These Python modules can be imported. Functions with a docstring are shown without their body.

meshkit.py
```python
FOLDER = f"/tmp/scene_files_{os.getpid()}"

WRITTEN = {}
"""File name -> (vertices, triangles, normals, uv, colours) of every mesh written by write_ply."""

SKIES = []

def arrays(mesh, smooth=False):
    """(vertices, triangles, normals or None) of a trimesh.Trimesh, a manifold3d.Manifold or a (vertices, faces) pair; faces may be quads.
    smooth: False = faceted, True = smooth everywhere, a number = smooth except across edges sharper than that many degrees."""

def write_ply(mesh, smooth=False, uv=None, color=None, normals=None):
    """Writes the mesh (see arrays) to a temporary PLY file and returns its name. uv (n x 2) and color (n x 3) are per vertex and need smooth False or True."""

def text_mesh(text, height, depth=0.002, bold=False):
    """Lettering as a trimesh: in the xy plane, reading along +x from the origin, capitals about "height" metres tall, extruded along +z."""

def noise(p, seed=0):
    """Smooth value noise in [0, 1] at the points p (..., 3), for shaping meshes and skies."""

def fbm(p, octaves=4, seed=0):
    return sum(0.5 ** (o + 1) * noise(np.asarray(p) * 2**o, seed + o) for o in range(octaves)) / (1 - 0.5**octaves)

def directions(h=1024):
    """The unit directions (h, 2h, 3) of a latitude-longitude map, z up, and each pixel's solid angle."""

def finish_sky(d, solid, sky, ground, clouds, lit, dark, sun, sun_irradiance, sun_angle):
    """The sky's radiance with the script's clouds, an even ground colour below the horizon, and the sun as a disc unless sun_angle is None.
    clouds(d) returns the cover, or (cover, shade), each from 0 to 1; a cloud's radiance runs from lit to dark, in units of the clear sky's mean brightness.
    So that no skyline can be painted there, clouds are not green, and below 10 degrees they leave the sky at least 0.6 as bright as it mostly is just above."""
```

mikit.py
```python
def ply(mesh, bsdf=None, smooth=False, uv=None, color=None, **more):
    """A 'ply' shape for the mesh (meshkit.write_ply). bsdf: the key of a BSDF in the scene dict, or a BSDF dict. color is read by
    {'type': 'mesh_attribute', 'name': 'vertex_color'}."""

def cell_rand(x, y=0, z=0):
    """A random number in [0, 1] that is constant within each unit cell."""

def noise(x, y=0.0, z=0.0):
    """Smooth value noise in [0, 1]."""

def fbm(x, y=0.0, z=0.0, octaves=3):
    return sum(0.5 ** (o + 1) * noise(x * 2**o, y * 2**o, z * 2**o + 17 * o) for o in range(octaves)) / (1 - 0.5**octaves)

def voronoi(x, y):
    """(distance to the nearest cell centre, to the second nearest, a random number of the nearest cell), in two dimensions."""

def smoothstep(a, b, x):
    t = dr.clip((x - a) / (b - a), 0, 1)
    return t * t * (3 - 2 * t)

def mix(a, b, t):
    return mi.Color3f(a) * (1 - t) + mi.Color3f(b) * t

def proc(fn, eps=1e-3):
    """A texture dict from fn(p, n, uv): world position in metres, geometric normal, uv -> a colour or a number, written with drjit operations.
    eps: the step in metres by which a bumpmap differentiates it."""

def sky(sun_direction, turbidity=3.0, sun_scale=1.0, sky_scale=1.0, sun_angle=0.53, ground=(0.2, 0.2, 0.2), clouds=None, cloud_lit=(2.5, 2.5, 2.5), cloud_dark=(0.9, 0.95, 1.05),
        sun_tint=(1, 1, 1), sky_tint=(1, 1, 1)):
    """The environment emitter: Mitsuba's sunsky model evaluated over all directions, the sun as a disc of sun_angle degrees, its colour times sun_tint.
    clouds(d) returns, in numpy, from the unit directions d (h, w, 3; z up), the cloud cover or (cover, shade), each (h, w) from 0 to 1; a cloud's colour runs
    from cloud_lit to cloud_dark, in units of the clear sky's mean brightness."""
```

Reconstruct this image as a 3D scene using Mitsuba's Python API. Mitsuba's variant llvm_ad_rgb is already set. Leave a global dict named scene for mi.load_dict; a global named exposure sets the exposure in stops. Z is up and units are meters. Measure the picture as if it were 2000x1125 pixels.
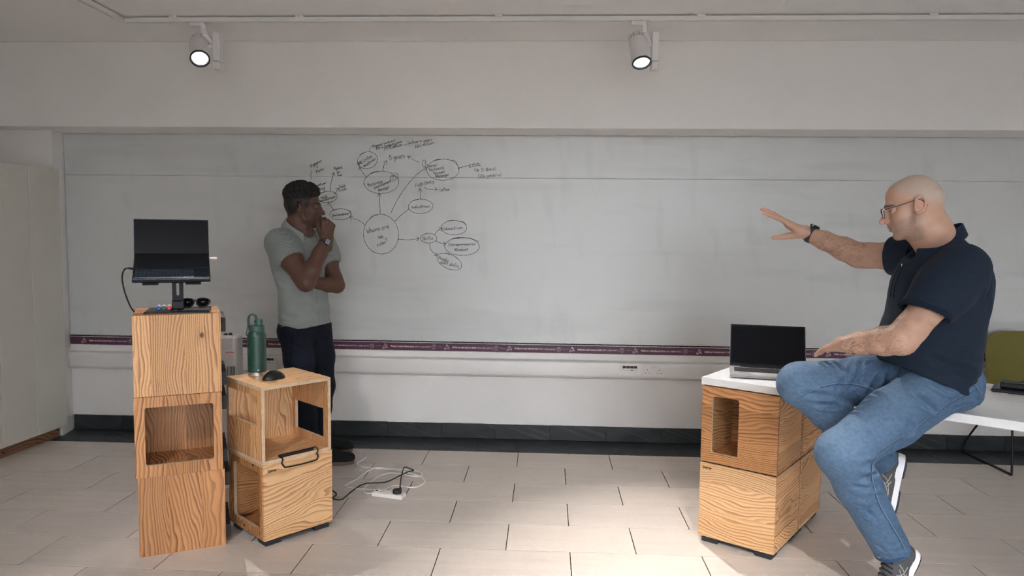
import math, random
import numpy as np
import trimesh
import drjit as dr
import mitsuba as mi
import mikit
import meshkit
from mikit import proc, noise, fbm, smoothstep, mix, cell_rand
from shapely.geometry import Polygon, LineString, Point, box as sbox
from shapely.ops import unary_union
from shapely import affinity

random.seed(7)
RNG = np.random.default_rng(11)
T = mi.ScalarTransform4f
scene, labels = {}, {}

# ------------------------------------------------------------------ camera, daylight, exposure
# x runs along the whiteboard wall, y into the room towards it, z up; the camera stands at the origin, 1.456 m high
CAM_PITCH, CAM_ROLL, CAM_YAW, CAM_Z, CAM_F = 0.07477, -0.01107, -0.04748, 1.4563, 1403.95
_cy, _sy, _cp, _sp, _cr, _sr = (f(a) for a in (CAM_YAW, CAM_PITCH, CAM_ROLL) for f in (math.cos, math.sin))
_fw = np.array([_sy * _cp, _cy * _cp, -_sp])
_rt = np.array([_cy, -_sy, 0.0])
_dn = np.cross(_fw, _rt)
_r2, _d2 = _cr * _rt + _sr * _dn, -_sr * _rt + _cr * _dn
_cam = np.eye(4)
_cam[:3, 0], _cam[:3, 1], _cam[:3, 2], _cam[:3, 3] = -_r2, -_d2, _fw, (0, 0, CAM_Z)
scene['camera'] = {'type': 'perspective', 'fov': math.degrees(2 * math.atan(1000 / CAM_F)), 'fov_axis': 'x',
                   'near_clip': 0.05, 'far_clip': 100.0, 'to_world': T(_cam.tolist())}
# overcast daylight comes in through the open shopfront behind the camera
scene['sky'] = mikit.sky((0.2, -0.5, 0.84), sun_scale=0.0, sky_scale=108.0, ground=(0.22, 0.21, 0.2),
                         clouds=lambda d: np.ones(d.shape[:2]), cloud_lit=(0.94, 1.0, 1.08), cloud_dark=(0.9, 0.96, 1.03))
SPOT = 19.0            # radiant intensity of one track spotlight
exposure = -0.47


# ------------------------------------------------------------------ helpers
def fresh(base, table=None):
    table = scene if table is None else table
    taken = lambda k: k in table or k in labels or any(x.startswith(k + '__') for x in table)
    if not taken(base):
        return base
    n = 1
    while taken('%s_%03d' % (base, n)):
        n += 1
    return '%s_%03d' % (base, n)


def thing(base, label, category, group=None):
    key = fresh(base)
    labels[key] = {'label': label, 'category': category}
    if group:
        labels[key]['group'] = group
    return key


def put(key, mesh, bsdf, smooth=False, uv=None, color=None, label=None, **more):
    scene[key] = mikit.ply(mesh, bsdf, smooth=smooth, uv=uv, color=color, **more)
    if label:
        labels.setdefault(key, {})['label'] = label
    return key


def part(parent, base, mesh, bsdf, smooth=False, label=None, uv=None, color=None, **more):
    return put(fresh(parent + '__' + base), mesh, bsdf, smooth, uv, color, label, **more)


def struct(key, mesh, bsdf, label=None, smooth=False, uv=None):
    put(key, mesh, bsdf, smooth, uv)
    labels[key] = {'kind': 'structure'}
    if label:
        labels[key]['label'] = label
    return key


def frame(x=0, y=0, z=0, rz=0.0, rx=0.0, ry=0.0):
    """4x4 matrix: rotate about x, then y, then z (radians), then move."""
    m = trimesh.transformations.rotation_matrix(rz, [0, 0, 1]) @ trimesh.transformations.rotation_matrix(ry, [0, 1, 0]) @ trimesh.transformations.rotation_matrix(rx, [1, 0, 0])
    m[:3, 3] = (x, y, z)
    return m


def moved(mesh, m):
    mesh = mesh.copy()
    mesh.apply_transform(m)
    return mesh


def bx(x0, x1, y0, y1, z0, z1, bevel=0.0):
    """A box between the bounds, its edges chamfered."""
    if bevel <= 0:
        m = trimesh.creation.box((x1 - x0, y1 - y0, z1 - z0))
        m.apply_translation(((x0 + x1) / 2, (y0 + y1) / 2, (z0 + z1) / 2))
        return m
    pts = []
    b = min(bevel, (x1 - x0) / 2.01, (y1 - y0) / 2.01, (z1 - z0) / 2.01)
    for x, sx in ((x0, 1), (x1, -1)):
        for y, sy in ((y0, 1), (y1, -1)):
            for z, sz in ((z0, 1), (z1, -1)):
                pts += [(x + sx * b, y + sy * b, z), (x + sx * b, y, z + sz * b), (x, y + sy * b, z + sz * b)]
    return trimesh.convex.convex_hull(np.array(pts))


def cat(*ms):
    return trimesh.util.concatenate([m for m in ms if m is not None])


def rrect(x0, y0, x1, y1, r, n=6):
    if r <= 0:
        return sbox(x0, y0, x1, y1)
    return sbox(x0 + r, y0 + r, x1 - r, y1 - r).buffer(r, quad_segs=n)


def extrude(poly, h, m=None):
    geoms = getattr(poly, 'geoms', [poly])
    e = trimesh.util.concatenate([trimesh.creation.extrude_polygon(g, h, engine='earcut') for g in geoms if g.area > 0])
    if m is not None:
        e.apply_transform(m)
    return e


XZ = np.array([[1, 0, 0, 0], [0, 0, -1, 0], [0, 1, 0, 0], [0, 0, 0, 1.0]])    # polygon (x, z), extruded towards -y (the viewer)


def lathe(profile, n=32, m=None):
    """Revolve (r, z) points round z."""
    e = trimesh.creation.revolve(np.array(profile, float), sections=n)
    if m is not None:
        e.apply_transform(m)
    return e


def smooth_path(pts, n=8, closed=False):
    """Catmull-Rom through the points."""
    p = np.asarray(pts, float)
    if len(p) < 3:
        return p
    if closed:
        q = np.vstack([p[-1], p, p[0], p[1]])
        segs = len(p)
    else:
        q = np.vstack([2 * p[0] - p[1], p, 2 * p[-1] - p[-2]])
        segs = len(p) - 1
    out = []
    for i in range(segs):
        a, b, c, d = q[i:i + 4]
        t = np.linspace(0, 1, n, endpoint=False)[:, None]
        out.append(0.5 * (2 * b + (c - a) * t + (2 * a - 5 * b + 4 * c - d) * t ** 2 + (3 * b - a - 3 * c + d) * t ** 3))
    out = np.vstack(out)
    return out if closed else np.vstack([out, p[-1]])


def tube(pts, r, sides=8, closed=False):
    """A polyline as a capped tube with a steady frame; r may be one radius per point."""
    p = np.asarray(pts, float)
    n = len(p)
    r = np.broadcast_to(np.asarray(r, float), (n,))
    tg = np.gradient(p, axis=0)
    if closed:
        tg = np.roll(p, -1, 0) - np.roll(p, 1, 0)
    tg /= np.linalg.norm(tg, axis=1, keepdims=True) + 1e-12
    a = np.cross(tg[0], [0, 0, 1.0] if abs(tg[0][2]) < 0.9 else [1.0, 0, 0])
    a /= np.linalg.norm(a)
    A = []
    for i in range(n):
        a = a - tg[i] * (a @ tg[i])
        a /= np.linalg.norm(a) + 1e-12
        A.append(a)
    A = np.array(A)
    B = np.cross(tg, A)
    ang = np.arange(sides) * 2 * np.pi / sides
    v = (p[:, None] + r[:, None, None] * (np.cos(ang)[None, :, None] * A[:, None] + np.sin(ang)[None, :, None] * B[:, None])).reshape(-1, 3)
    f = []
    for i in range(n if closed else n - 1):
        j = (i + 1) % n
        for k in range(sides):
            l = (k + 1) % sides
            f += [[i * sides + k, i * sides + l, j * sides + l], [i * sides + k, j * sides + l, j * sides + k]]
    v = list(v)
    if not closed:
        v += [p[0], p[-1]]
        for k in range(sides):
            l = (k + 1) % sides
            f += [[n * sides, l, k], [n * sides + 1, (n - 1) * sides + k, (n - 1) * sides + l]]
    return trimesh.Trimesh(np.array(v), np.array(f), process=False)


# ------------------------------------------------------------------ materials
def rgb(*c):
    return {'type': 'rgb', 'value': [float(x) for x in (c[0] if len(c) == 1 else c)]}


def srgb(r, g, b):
    return [((x / 255 / 12.92) if x <= 10.3 else ((x / 255 + 0.055) / 1.055) ** 2.4) for x in (r, g, b)]


def mat(name, color, rough=0.5, metal=0.0, spec=0.5, **more):
    col = color if isinstance(color, dict) else rgb(color)
    scene['bsdf_' + name] = {'type': 'twosided', 'nested': {'type': 'principled', 'base_color': col, 'roughness': rough, 'metallic': metal, 'specular': spec, **more}}
    return 'bsdf_' + name


def bumpmat(name, color, fn, height, rough=0.5, spec=0.5, eps=1e-3, **more):
    col = color if isinstance(color, dict) else rgb(color)
    scene['bsdf_' + name] = {'type': 'twosided', 'nested': {'type': 'bumpmap', 'texture': proc(fn, eps), 'scale': float(height),
                             'nested': {'type': 'principled', 'base_color': col, 'roughness': rough, 'specular': spec, **more}}}
    return 'bsdf_' + name


def plaster(base, amp=0.03):
    return lambda p, n, uv: mi.Color3f(base) * (1 - amp + 2 * amp * fbm(p.x * 1.3, p.y * 1.3, p.z * 1.3, 3))


mat('wall_paint', proc(plaster((0.79, 0.775, 0.755))), 0.7, spec=0.2)
mat('ceiling_paint', proc(plaster((0.79, 0.78, 0.765), 0.02)), 0.8, spec=0.1)


def board_colour(p, n, uv):
    # glossy wipe-on paint with faint grey swipes left by the eraser
    s1 = fbm(p.x * 1.2 + 0.5 * fbm(p.z * 3, p.x * 2), p.z * 9.0, 3.0, 3)
    s2 = fbm(p.x * 9.0, p.z * 3.0 + p.x * 4.0, 7.0, 3)
    low = smoothstep(0.56, 0.80, s1) * 0.07 + smoothstep(0.60, 0.85, s2) * 0.06
    return mi.Color3f(0.655, 0.675, 0.672) * (1 - low) * (0.97 + 0.06 * fbm(p.x * 0.8, p.z * 0.8, 1.0, 2))


mat('board', proc(board_colour), 0.32, spec=0.42)
mat('white_plastic', (0.74, 0.73, 0.71), 0.35, spec=0.5)
mat('white_gloss', (0.8, 0.8, 0.79), 0.25, spec=0.5)
mat('trunking', (0.74, 0.73, 0.71), 0.4, spec=0.4)
mat('cupboard', (0.60, 0.58, 0.52), 0.45, spec=0.3)
mat('dark_gap', (0.02, 0.02, 0.02), 0.8, spec=0.1)
mat('black_plastic', (0.009, 0.010, 0.0115), 0.42, spec=0.35)
mat('black_rubber', (0.022, 0.023, 0.025), 0.65, spec=0.3)
mat('black_metal', (0.009, 0.009, 0.010), 0.42, spec=0.25)
mat('ink', (0.012, 0.012, 0.014), 0.6, spec=0.2)
mat('purple', srgb(78, 44, 64), 0.45, spec=0.4)
mat('strip_edge', srgb(40, 22, 30), 0.4, spec=0.4)
mat('strip_print', srgb(222, 205, 214), 0.5, spec=0.3)
mat('strip_line', srgb(205, 200, 202), 0.45, spec=0.4)
mat('chrome', (0.6, 0.6, 0.6), 0.25, metal=1.0)
mat('steel', (0.62, 0.60, 0.57), 0.35, metal=1.0)


def tile_colour(tint, seed):
    def fn(p, n, uv):
        s = fbm(p.x * 2.2 + seed * 3.1, p.y * 26.0, seed * 1.7, 3)
        g = fbm(p.x * 60, p.y * 90, seed, 2)
        return mi.Color3f(tint) * (0.91 + 0.12 * s + 0.06 * g)
    return proc(fn)


TILE_MATS = [mat('floor_tile_%d' % i, tile_colour(t, i), 0.42, spec=0.35) for i, t in enumerate(
    [(0.575, 0.515, 0.465), (0.555, 0.50, 0.452), (0.60, 0.535, 0.48), (0.565, 0.51, 0.465)])]
mat('grout', (0.030, 0.027, 0.025), 0.9, spec=0.1)


def slate_colour(seed):
    def fn(p, n, uv):
        a = fbm(p.x * 5 + seed * 9, (p.y + p.z) * 14 + 3 * fbm(p.x * 3, p.y * 3, seed, 2), seed * 2.3, 4)
        scratch = smoothstep(0.78, 0.83, noise(p.x * 3 + seed, (p.z + p.y) * 70 + p.x * 25, seed))
        return mi.Color3f(0.019, 0.0235, 0.0250) * (0.45 + 1.1 * a) + mi.Color3f(0.02, 0.02, 0.02) * scratch * 0.6
    return proc(fn)


SLATE_MATS = [mat('slate_%d' % i, slate_colour(i), 0.45, spec=0.4) for i in range(3)]
mat('slate_joint', (0.09, 0.095, 0.095), 0.9, spec=0.1)


# rotary-cut pine plywood; uv in metres, u along the grain; v > 50 marks a cut edge that shows the plies (v - 100 = depth into the sheet)
def wood(light, mid, dark, lines, seed):
    def fn(p, n, uv):
        u, v = uv.x, uv.y
        plank = dr.floor(v * 7.3 + 0.5 * seed)
        pr = cell_rand(plank, 3.0, seed)
        pr2 = cell_rand(plank, 9.0, seed)
        uu, vv = u + 7.0 * pr, v + 3.0 * pr2
        wob = fbm(uu * 1.9, vv * 4.5, seed + 1.3, 2)
        wob2 = fbm(uu * 9.0, vv * 28.0, seed + 5.1, 2)
        field = (vv * 17.0 + 5.2 * (wob - 0.5) + 0.42 * (wob2 - 0.5)) * lines
        ring = field - dr.floor(field)
        late = smoothstep(0.25, 0.86, ring) * (1 - smoothstep(0.90, 0.99, ring))
        width = 0.45 + 0.55 * cell_rand(dr.floor(field), 1.0, seed)
        late = late * width
        # knots
        kx, kv = u * 2.1 + seed * 0.37, v * 2.6 + seed * 0.71
        cx, cv = dr.floor(kx), dr.floor(kv)
        has = dr.select(cell_rand(cx, cv, seed + 2) > 0.80, mi.Float(1), mi.Float(0))
        dx = (kx - cx - 0.3 - 0.4 * cell_rand(cx, cv, seed + 4)) / 2.1
        dv = (kv - cv - 0.3 - 0.4 * cell_rand(cx, cv, seed + 6)) / 2.6
        kd = dr.sqrt(dx * dx * 0.6 + dv * dv * 1.3)
        knot = has * (1 - smoothstep(0.006, 0.013, kd))
        halo = has * (1 - smoothstep(0.010, 0.05, kd)) * (0.5 + 0.5 * dr.sin(kd * 900.0))
        fibre = noise(u * 25.0, v * 900.0, seed)
        c = mix(light, mid, dr.clip(fbm(uu * 1.5, vv * 9.0, seed + 8, 2) * 1.3 - 0.25, 0, 1))
        c = mix(c, dark, dr.clip(late * 0.92 + halo * 0.35, 0, 1))
        c = c * (0.80 + 0.32 * pr) * (0.95 + 0.10 * fibre)
        c = mix(c, mi.Color3f(0.05, 0.018, 0.008), knot * 0.9)
        ply = dr.floor((v - 100.0) * 500.0)
        edge = mix(mi.Color3f(0.60, 0.47, 0.33), mi.Color3f(0.40, 0.28, 0.18), dr.select(ply - 2 * dr.floor(ply * 0.5) > 0.5, mi.Float(0.85), mi.Float(0.0)))
        return dr.select(v > 50.0, edge * (0.9 + 0.2 * noise(u * 90, v * 10, 1)), c)
    return proc(fn)


mat('pine_red', wood((0.50, 0.248, 0.105), (0.40, 0.180, 0.068), (0.150, 0.050, 0.015), 3.7, 1.0), 0.42, spec=0.35)
mat('pine_light', wood((0.62, 0.355, 0.170), (0.52, 0.275, 0.118), (0.22, 0.085, 0.028), 4.0, 2.0), 0.42, spec=0.35)
mat('pine_pale', wood((0.66, 0.42, 0.225), (0.585, 0.345, 0.168), (0.33, 0.155, 0.062), 4.0, 4.0), 0.42, spec=0.35)

# ------------------------------------------------------------------ the room shell
WALL_Y, CEIL_Z, BEAM_Y, BEAM_Z = 5.03, 2.69, 4.70, 2.137
XL, XR, YF = -4.35, 4.6, -2.2
struct('wall_back', bx(-3.47, XR, WALL_Y, WALL_Y + 0.2, 0, CEIL_Z), 'bsdf_wall_paint', 'white painted wall behind the whiteboard')
struct('wall_left', cat(bx(XL - 0.2, XL, YF, WALL_Y + 0.2, 0, CEIL_Z), bx(XL, -3.47, WALL_Y, WALL_Y + 0.2, 0, CEIL_Z)), 'bsdf_wall_paint')
struct('wall_right', bx(XR, XR + 0.2, YF, WALL_Y + 0.2, 0, CEIL_Z), 'bsdf_wall_paint')
# pier at the left end of the whiteboard
struct('trim_1', extrude(Polygon([(XL, 4.85), (-3.410, 4.85), (-3.4525, WALL_Y), (XL, WALL_Y)]), BEAM_Z), 'bsdf_wall_paint', 'shallow white wall projection at the left end of the whiteboard')
struct('baseboard_left', extrude(Polygon([(XL, 4.836), (-3.398, 4.836), (-3.4385, WALL_Y - 0.016), (-3.452, WALL_Y - 0.016), (-3.4115, 4.8495), (XL, 4.8495)]), 0.108), 'bsdf_wall_paint', 'white skirting round the wall projection')
struct('trim_2', bx(XL, XR, BEAM_Y, WALL_Y, BEAM_Z + 0.0005, CEIL_Z, 0.003), 'bsdf_wall_paint', 'deep white downstand beam above the whiteboard')
struct('ceiling', bx(XL - 0.2, XR + 0.2, YF - 0.2, WALL_Y + 0.2, CEIL_Z, CEIL_Z + 0.15), 'bsdf_ceiling_paint', 'white ceiling')
# shopfront behind the camera: low sill, head beam and slim posts; daylight enters between them
OX0, OX1 = -1.2, 3.3
struct('wall_front', cat(bx(XL, OX0, YF - 0.2, YF, 0, CEIL_Z), bx(OX1, XR, YF - 0.2, YF, 0, CEIL_Z), bx(OX0, OX1, YF - 0.2, YF, 0, 0.12)), 'bsdf_wall_paint')
for i in range(4):
    x = OX0 + (OX1 - OX0) * i / 3
    struct('window_%d' % (i + 1), bx(x - 0.03, x + 0.03, YF - 0.12, YF - 0.06, 0.12, CEIL_Z, 0.004), 'bsdf_black_metal')

# floor: screed with the joint colour, tiles laid on it one by one in half bond, a border of dark slate along the wall
struct('floor', bx(XL - 0.2, XR + 0.2, YF - 1.0, WALL_Y + 0.2, -0.12, -0.0035), 'bsdf_grout', 'floor of pale stone tiles in half bond with a dark slate border')
BORDER_Y, TW, TL = 4.7116, 0.2982, 0.6002
OFFS = [-0.1687, 0.1329]


def tile_mesh(x0, x1, y0, y1, g):
    b = 0.0016
    v = [(x0 + g, y0 + g, -0.004), (x1 - g, y0 + g, -0.004), (x1 - g, y1 - g, -0.004), (x0 + g, y1 - g, -0.004),
         (x0 + g, y0 + g, -b), (x1 - g, y0 + g, -b), (x1 - g, y1 - g, -b), (x0 + g, y1 - g, -b),
         (x0 + g + b, y0 + g + b, 0), (x1 - g - b, y0 + g + b, 0), (x1 - g - b, y1 - g - b, 0), (x0 + g + b, y1 - g - b, 0)]
    f = [[8, 9, 10, 11]]
    for k in range(4):
        l = (k + 1) % 4
        f += [[k, l, 4 + l, 4 + k], [4 + k, 4 + l, 8 + l, 8 + k]]
    return (np.array(v, float), np.array(f))


for r in range(14):
    y1, y0 = BORDER_Y - r * TW, BORDER_Y - (r + 1) * TW
    xo = OFFS[r % 2] if r != 4 else 0.4305 - TL / 2 + 0.0
    xo = [-0.1687, 0.1329, -0.1663, 0.1304, -0.1690, 0.1274][r] if r < 6 else OFFS[r % 2]
    i0 = math.floor((-3.45 - xo) / TL) if y0 > 2.2 else math.floor((-2.8 - xo) / TL)
    n = math.ceil((XR - xo) / TL) if y0 > 2.2 else math.ceil((2.8 - xo) / TL)
    for i in range(i0, n):
        x0, x1 = max(xo + i * TL, XL), min(xo + (i + 1) * TL, XR)
        if x1 - x0 < 0.02:
            continue
        put(fresh('floor__tile'), tile_mesh(x0, x1, y0, y1, 0.0020), TILE_MATS[int(RNG.integers(4))])
yend = BORDER_Y - 14 * TW
struct('floor__tile_field', bx(XL, XR, YF, yend, -0.004, -0.0002), TILE_MATS[0])
labels['floor__tile_field'] = {'label': 'rest of the pale floor tiles nearer the shopfront', 'kind': 'stuff'}
# slate border tiles; the joints are cut square or slanting as the offcuts were laid
xs = [XL, -3.9, -3.44, -3.02, -2.52, -2.02, -1.62, -1.22, -0.80, -0.46, -0.19, 0.165, 0.52, 0.90, 1.30, 1.72, 2.16, 2.60, 3.04, 3.48, 3.92, XR]
sl = [0, 0, 0, 0.12, 0, 0.0, 0.08, 0.05, -0.10, 0.0, 0.0, 0.0, 0.0, -0.02, 0.0, 0.05, -0.04, 0, 0.0, 0.0, 0, 0]
for i in range(len(xs) - 1):
    a, b, sa, sb = xs[i], xs[i + 1], sl[i], sl[i + 1]
    q = Polygon([(a + 0.0012 - sa, BORDER_Y + 0.001), (b - 0.0012 - sb, BORDER_Y + 0.001), (b - 0.0012 + sb, WALL_Y), (a + 0.0012 + sa, WALL_Y)])
    put(fresh('floor__slate_tile'), extrude(q, 0.0042, frame(z=-0.0045)), SLATE_MATS[i % 3])

# slate skirting along the whiteboard wall, tile by tile
struct('baseboard_back', bx(-3.437, XR, WALL_Y - 0.006, WALL_Y, 0, 0.102), 'bsdf_slate_joint', 'skirting of dark slate tiles')
x, k = -3.437, 0
for w in [0.36, 0.40, 0.39, 0.385, 0.39, 0.39, 0.39, 0.385, 0.39, 0.395, 0.39, 0.395, 0.39, 0.39, 0.39, 0.39, 0.39, 0.39, 0.39, 0.39, 0.36]:
    put(fresh('baseboard_back__tile'), bx(x + 0.001, min(x + w, XR) - 0.001, WALL_Y - 0.014, WALL_Y - 0.005, 0.001, 0.105 + 0.0012 * (k % 2), 0.0012), SLATE_MATS[(k * 2 + 1) % 3])
    x, k = x + w, k + 1

# ------------------------------------------------------------------ whiteboard wall panels
WB = thing('whiteboard', 'wall-wide pale grey wipe-clean whiteboard covered with a hand-drawn mind map', 'whiteboard')
BOARD_Y = WALL_Y - 0.008
part(WB, 'board_panel', bx(-3.448, XR, BOARD_Y, WALL_Y - 0.0005, 0.6925, 1.8425, 0.0012), 'bsdf_board', label='large lower sheet of the whiteboard')
part(WB, 'board_panel', bx(-3.448, XR, BOARD_Y, WALL_Y - 0.0005, 1.8455, 2.134, 0.0012), 'bsdf_board', label='narrow upper sheet of the whiteboard')

# purple strip below the board
ST = thing('instruction_strip', 'long dark purple strip along the foot of the whiteboard repeating a printed instruction', 'sign')
part(ST, 'band', bx(-3.446, XR, BOARD_Y - 0.004, WALL_Y - 0.0005, 0.626, 0.680, 0.0008), 'bsdf_purple')
part(ST, 'top_edge', bx(-3.446, XR, BOARD_Y - 0.006, WALL_Y - 0.0005, 0.6855, 0.692, 0.001), 'bsdf_strip_edge')
part(ST, 'pale_line', cat(bx(-3.446, XR, BOARD_Y - 0.0045, WALL_Y - 0.0005, 0.680, 0.6845), bx(-3.446, XR, BOARD_Y - 0.004, WALL_Y - 0.0005, 0.622, 0.6255)), 'bsdf_strip_line')
PRINT_Y = BOARD_Y - 0.0042


def flat(poly, z=0.0):
    """A 2D print (x to the right, y up) on the strip, facing the room."""
    return extrude(poly, 0.0006, XZ)


bold_txt = meshkit.text_mesh('Write on wall above here', 0.0128, 0.0006, bold=True)
thin_txt = meshkit.text_mesh('(dry wipe pens)', 0.0128, 0.0006)


def fit_width(mesh, w):
    lo, hi = mesh.bounds[0][0], mesh.bounds[1][0]
    mesh.apply_translation((-lo, 0, 0))
    mesh.apply_transform(np.diag([w / (hi - lo), 1, 1, 1]))
    mesh.apply_transform(XZ)
    return mesh


bold_txt, thin_txt = fit_width(bold_txt, 0.170), fit_width(thin_txt, 0.109)
hand = unary_union([LineString(smooth_path(q, 5)).buffer(0.0011) for q in (
    [(-0.008, -0.014), (-0.014, -0.004), (-0.006, 0.004), (0.004, 0.010), (0.012, 0.004), (0.010, -0.006), (0.002, -0.010), (-0.008, -0.014)],
    [(-0.017, -0.006), (-0.021, -0.012), (-0.013, -0.019), (-0.008, -0.013)],
    [(0.004, 0.010), (-0.002, 0.018), (-0.006, 0.015), (0.000, 0.006)], [(0.001, -0.003), (0.009, -0.003)], [(0.000, -0.007), (0.008, -0.009)], [(0.010, -0.004), (0.017, -0.014)])])
arrow_ring = unary_union([Point(0, 0).buffer(0.0155, 24).difference(Point(0, 0).buffer(0.0138, 24)), LineString([(0, -0.009), (0, 0.009)]).buffer(0.001),
                          LineString([(-0.005, 0.004), (0, 0.009), (0.005, 0.004)]).buffer(0.001)])
dash = sbox(-0.021, -0.0006, 0.021, 0.0006)
prints = {'hand_pen_icon': flat(hand), 'bold_lettering': bold_txt, 'fine_lettering': thin_txt, 'arrow_icon': flat(arrow_ring), 'dash': flat(dash)}
pdict = {k: mikit.ply(v, 'bsdf_strip_print') for k, v in prints.items()}
PITCH, X0, ZC = 0.4415, -3.342, 0.653
for i in range(18):
    xa = X0 + i * PITCH
    for k, dx, dz in (('hand_pen_icon', 0, 0), ('bold_lettering', 0.036, -0.006), ('fine_lettering', 0.212, -0.006), ('arrow_icon', 0.346, 0), ('dash', 0.392, 0)):
        if xa + dx < XR - 0.2:
            scene[fresh(ST + '__' + k)] = {**pdict[k], 'to_world': T().translate([xa + dx, PRINT_Y, ZC + dz])}

# white cable trunking under the strip, with a rounded end cap
prof = [(0.0, 0.578), (-0.030, 0.578), (-0.048, 0.572), (-0.055, 0.560), (-0.055, 0.478), (-0.048, 0.462), (-0.034, 0.452), (0.0, 0.450)]
TK = thing('cable_trunking', 'white plastic dado trunking running along the wall under the purple strip', 'cable trunking')


def trunk(x0, x1, grow=0.0):
    c = np.array([-0.02, 0.514])
    pts = [(WALL_Y + min(y * (1 + grow * 12), -0.0006), c[1] + (z - c[1]) * (1 + grow * 6)) for y, z in prof]
    e = trimesh.creation.extrude_polygon(Polygon(pts), x1 - x0, engine='earcut')
    e.apply_transform(np.array([[0, 0, 1, x0], [1, 0, 0, 0], [0, 1, 0, 0], [0, 0, 0, 1.0]]))
    return e


part(TK, 'cover', trunk(-3.425, XR), 'bsdf_trunking', smooth=35)
part(TK, 'end_cap', trunk(-3.449, -3.424, 0.006), 'bsdf_trunking', smooth=35)


def plate(xc, zc, w, h):
    p = rrect(-w / 2, -h / 2, w / 2, h / 2, 0.006)
    a = extrude(p, 0.007, XZ)
    b = extrude(p.buffer(-0.003), 0.009, XZ)
    e = cat(a, b)
    e.apply_translation((xc, WALL_Y - 0.055, zc))
    return e


def data_plate(xc, zc, label):
    d = thing('data_outlet', label, 'data outlet')
    yf = WALL_Y - 0.064
    part(d, 'plate', plate(xc, zc, 0.146, 0.086), 'bsdf_white_gloss', smooth=30)
    part(d, 'port_row', cat(*[bx(xc - 0.049 + i * 0.0255, xc - 0.026 + i * 0.0255, yf - 0.002, yf, zc + 0.010, zc + 0.026) for i in range(4)]), 'bsdf_black_plastic')
    part(d, 'shutter_row', bx(xc - 0.05, xc + 0.052, yf - 0.0025, yf, zc - 0.007, zc + 0.007, 0.001), 'bsdf_white_plastic')
    part(d, 'label_slot', bx(xc + 0.005, xc + 0.022, yf - 0.003, yf, zc - 0.006, zc - 0.002), 'bsdf_black_plastic')


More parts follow.
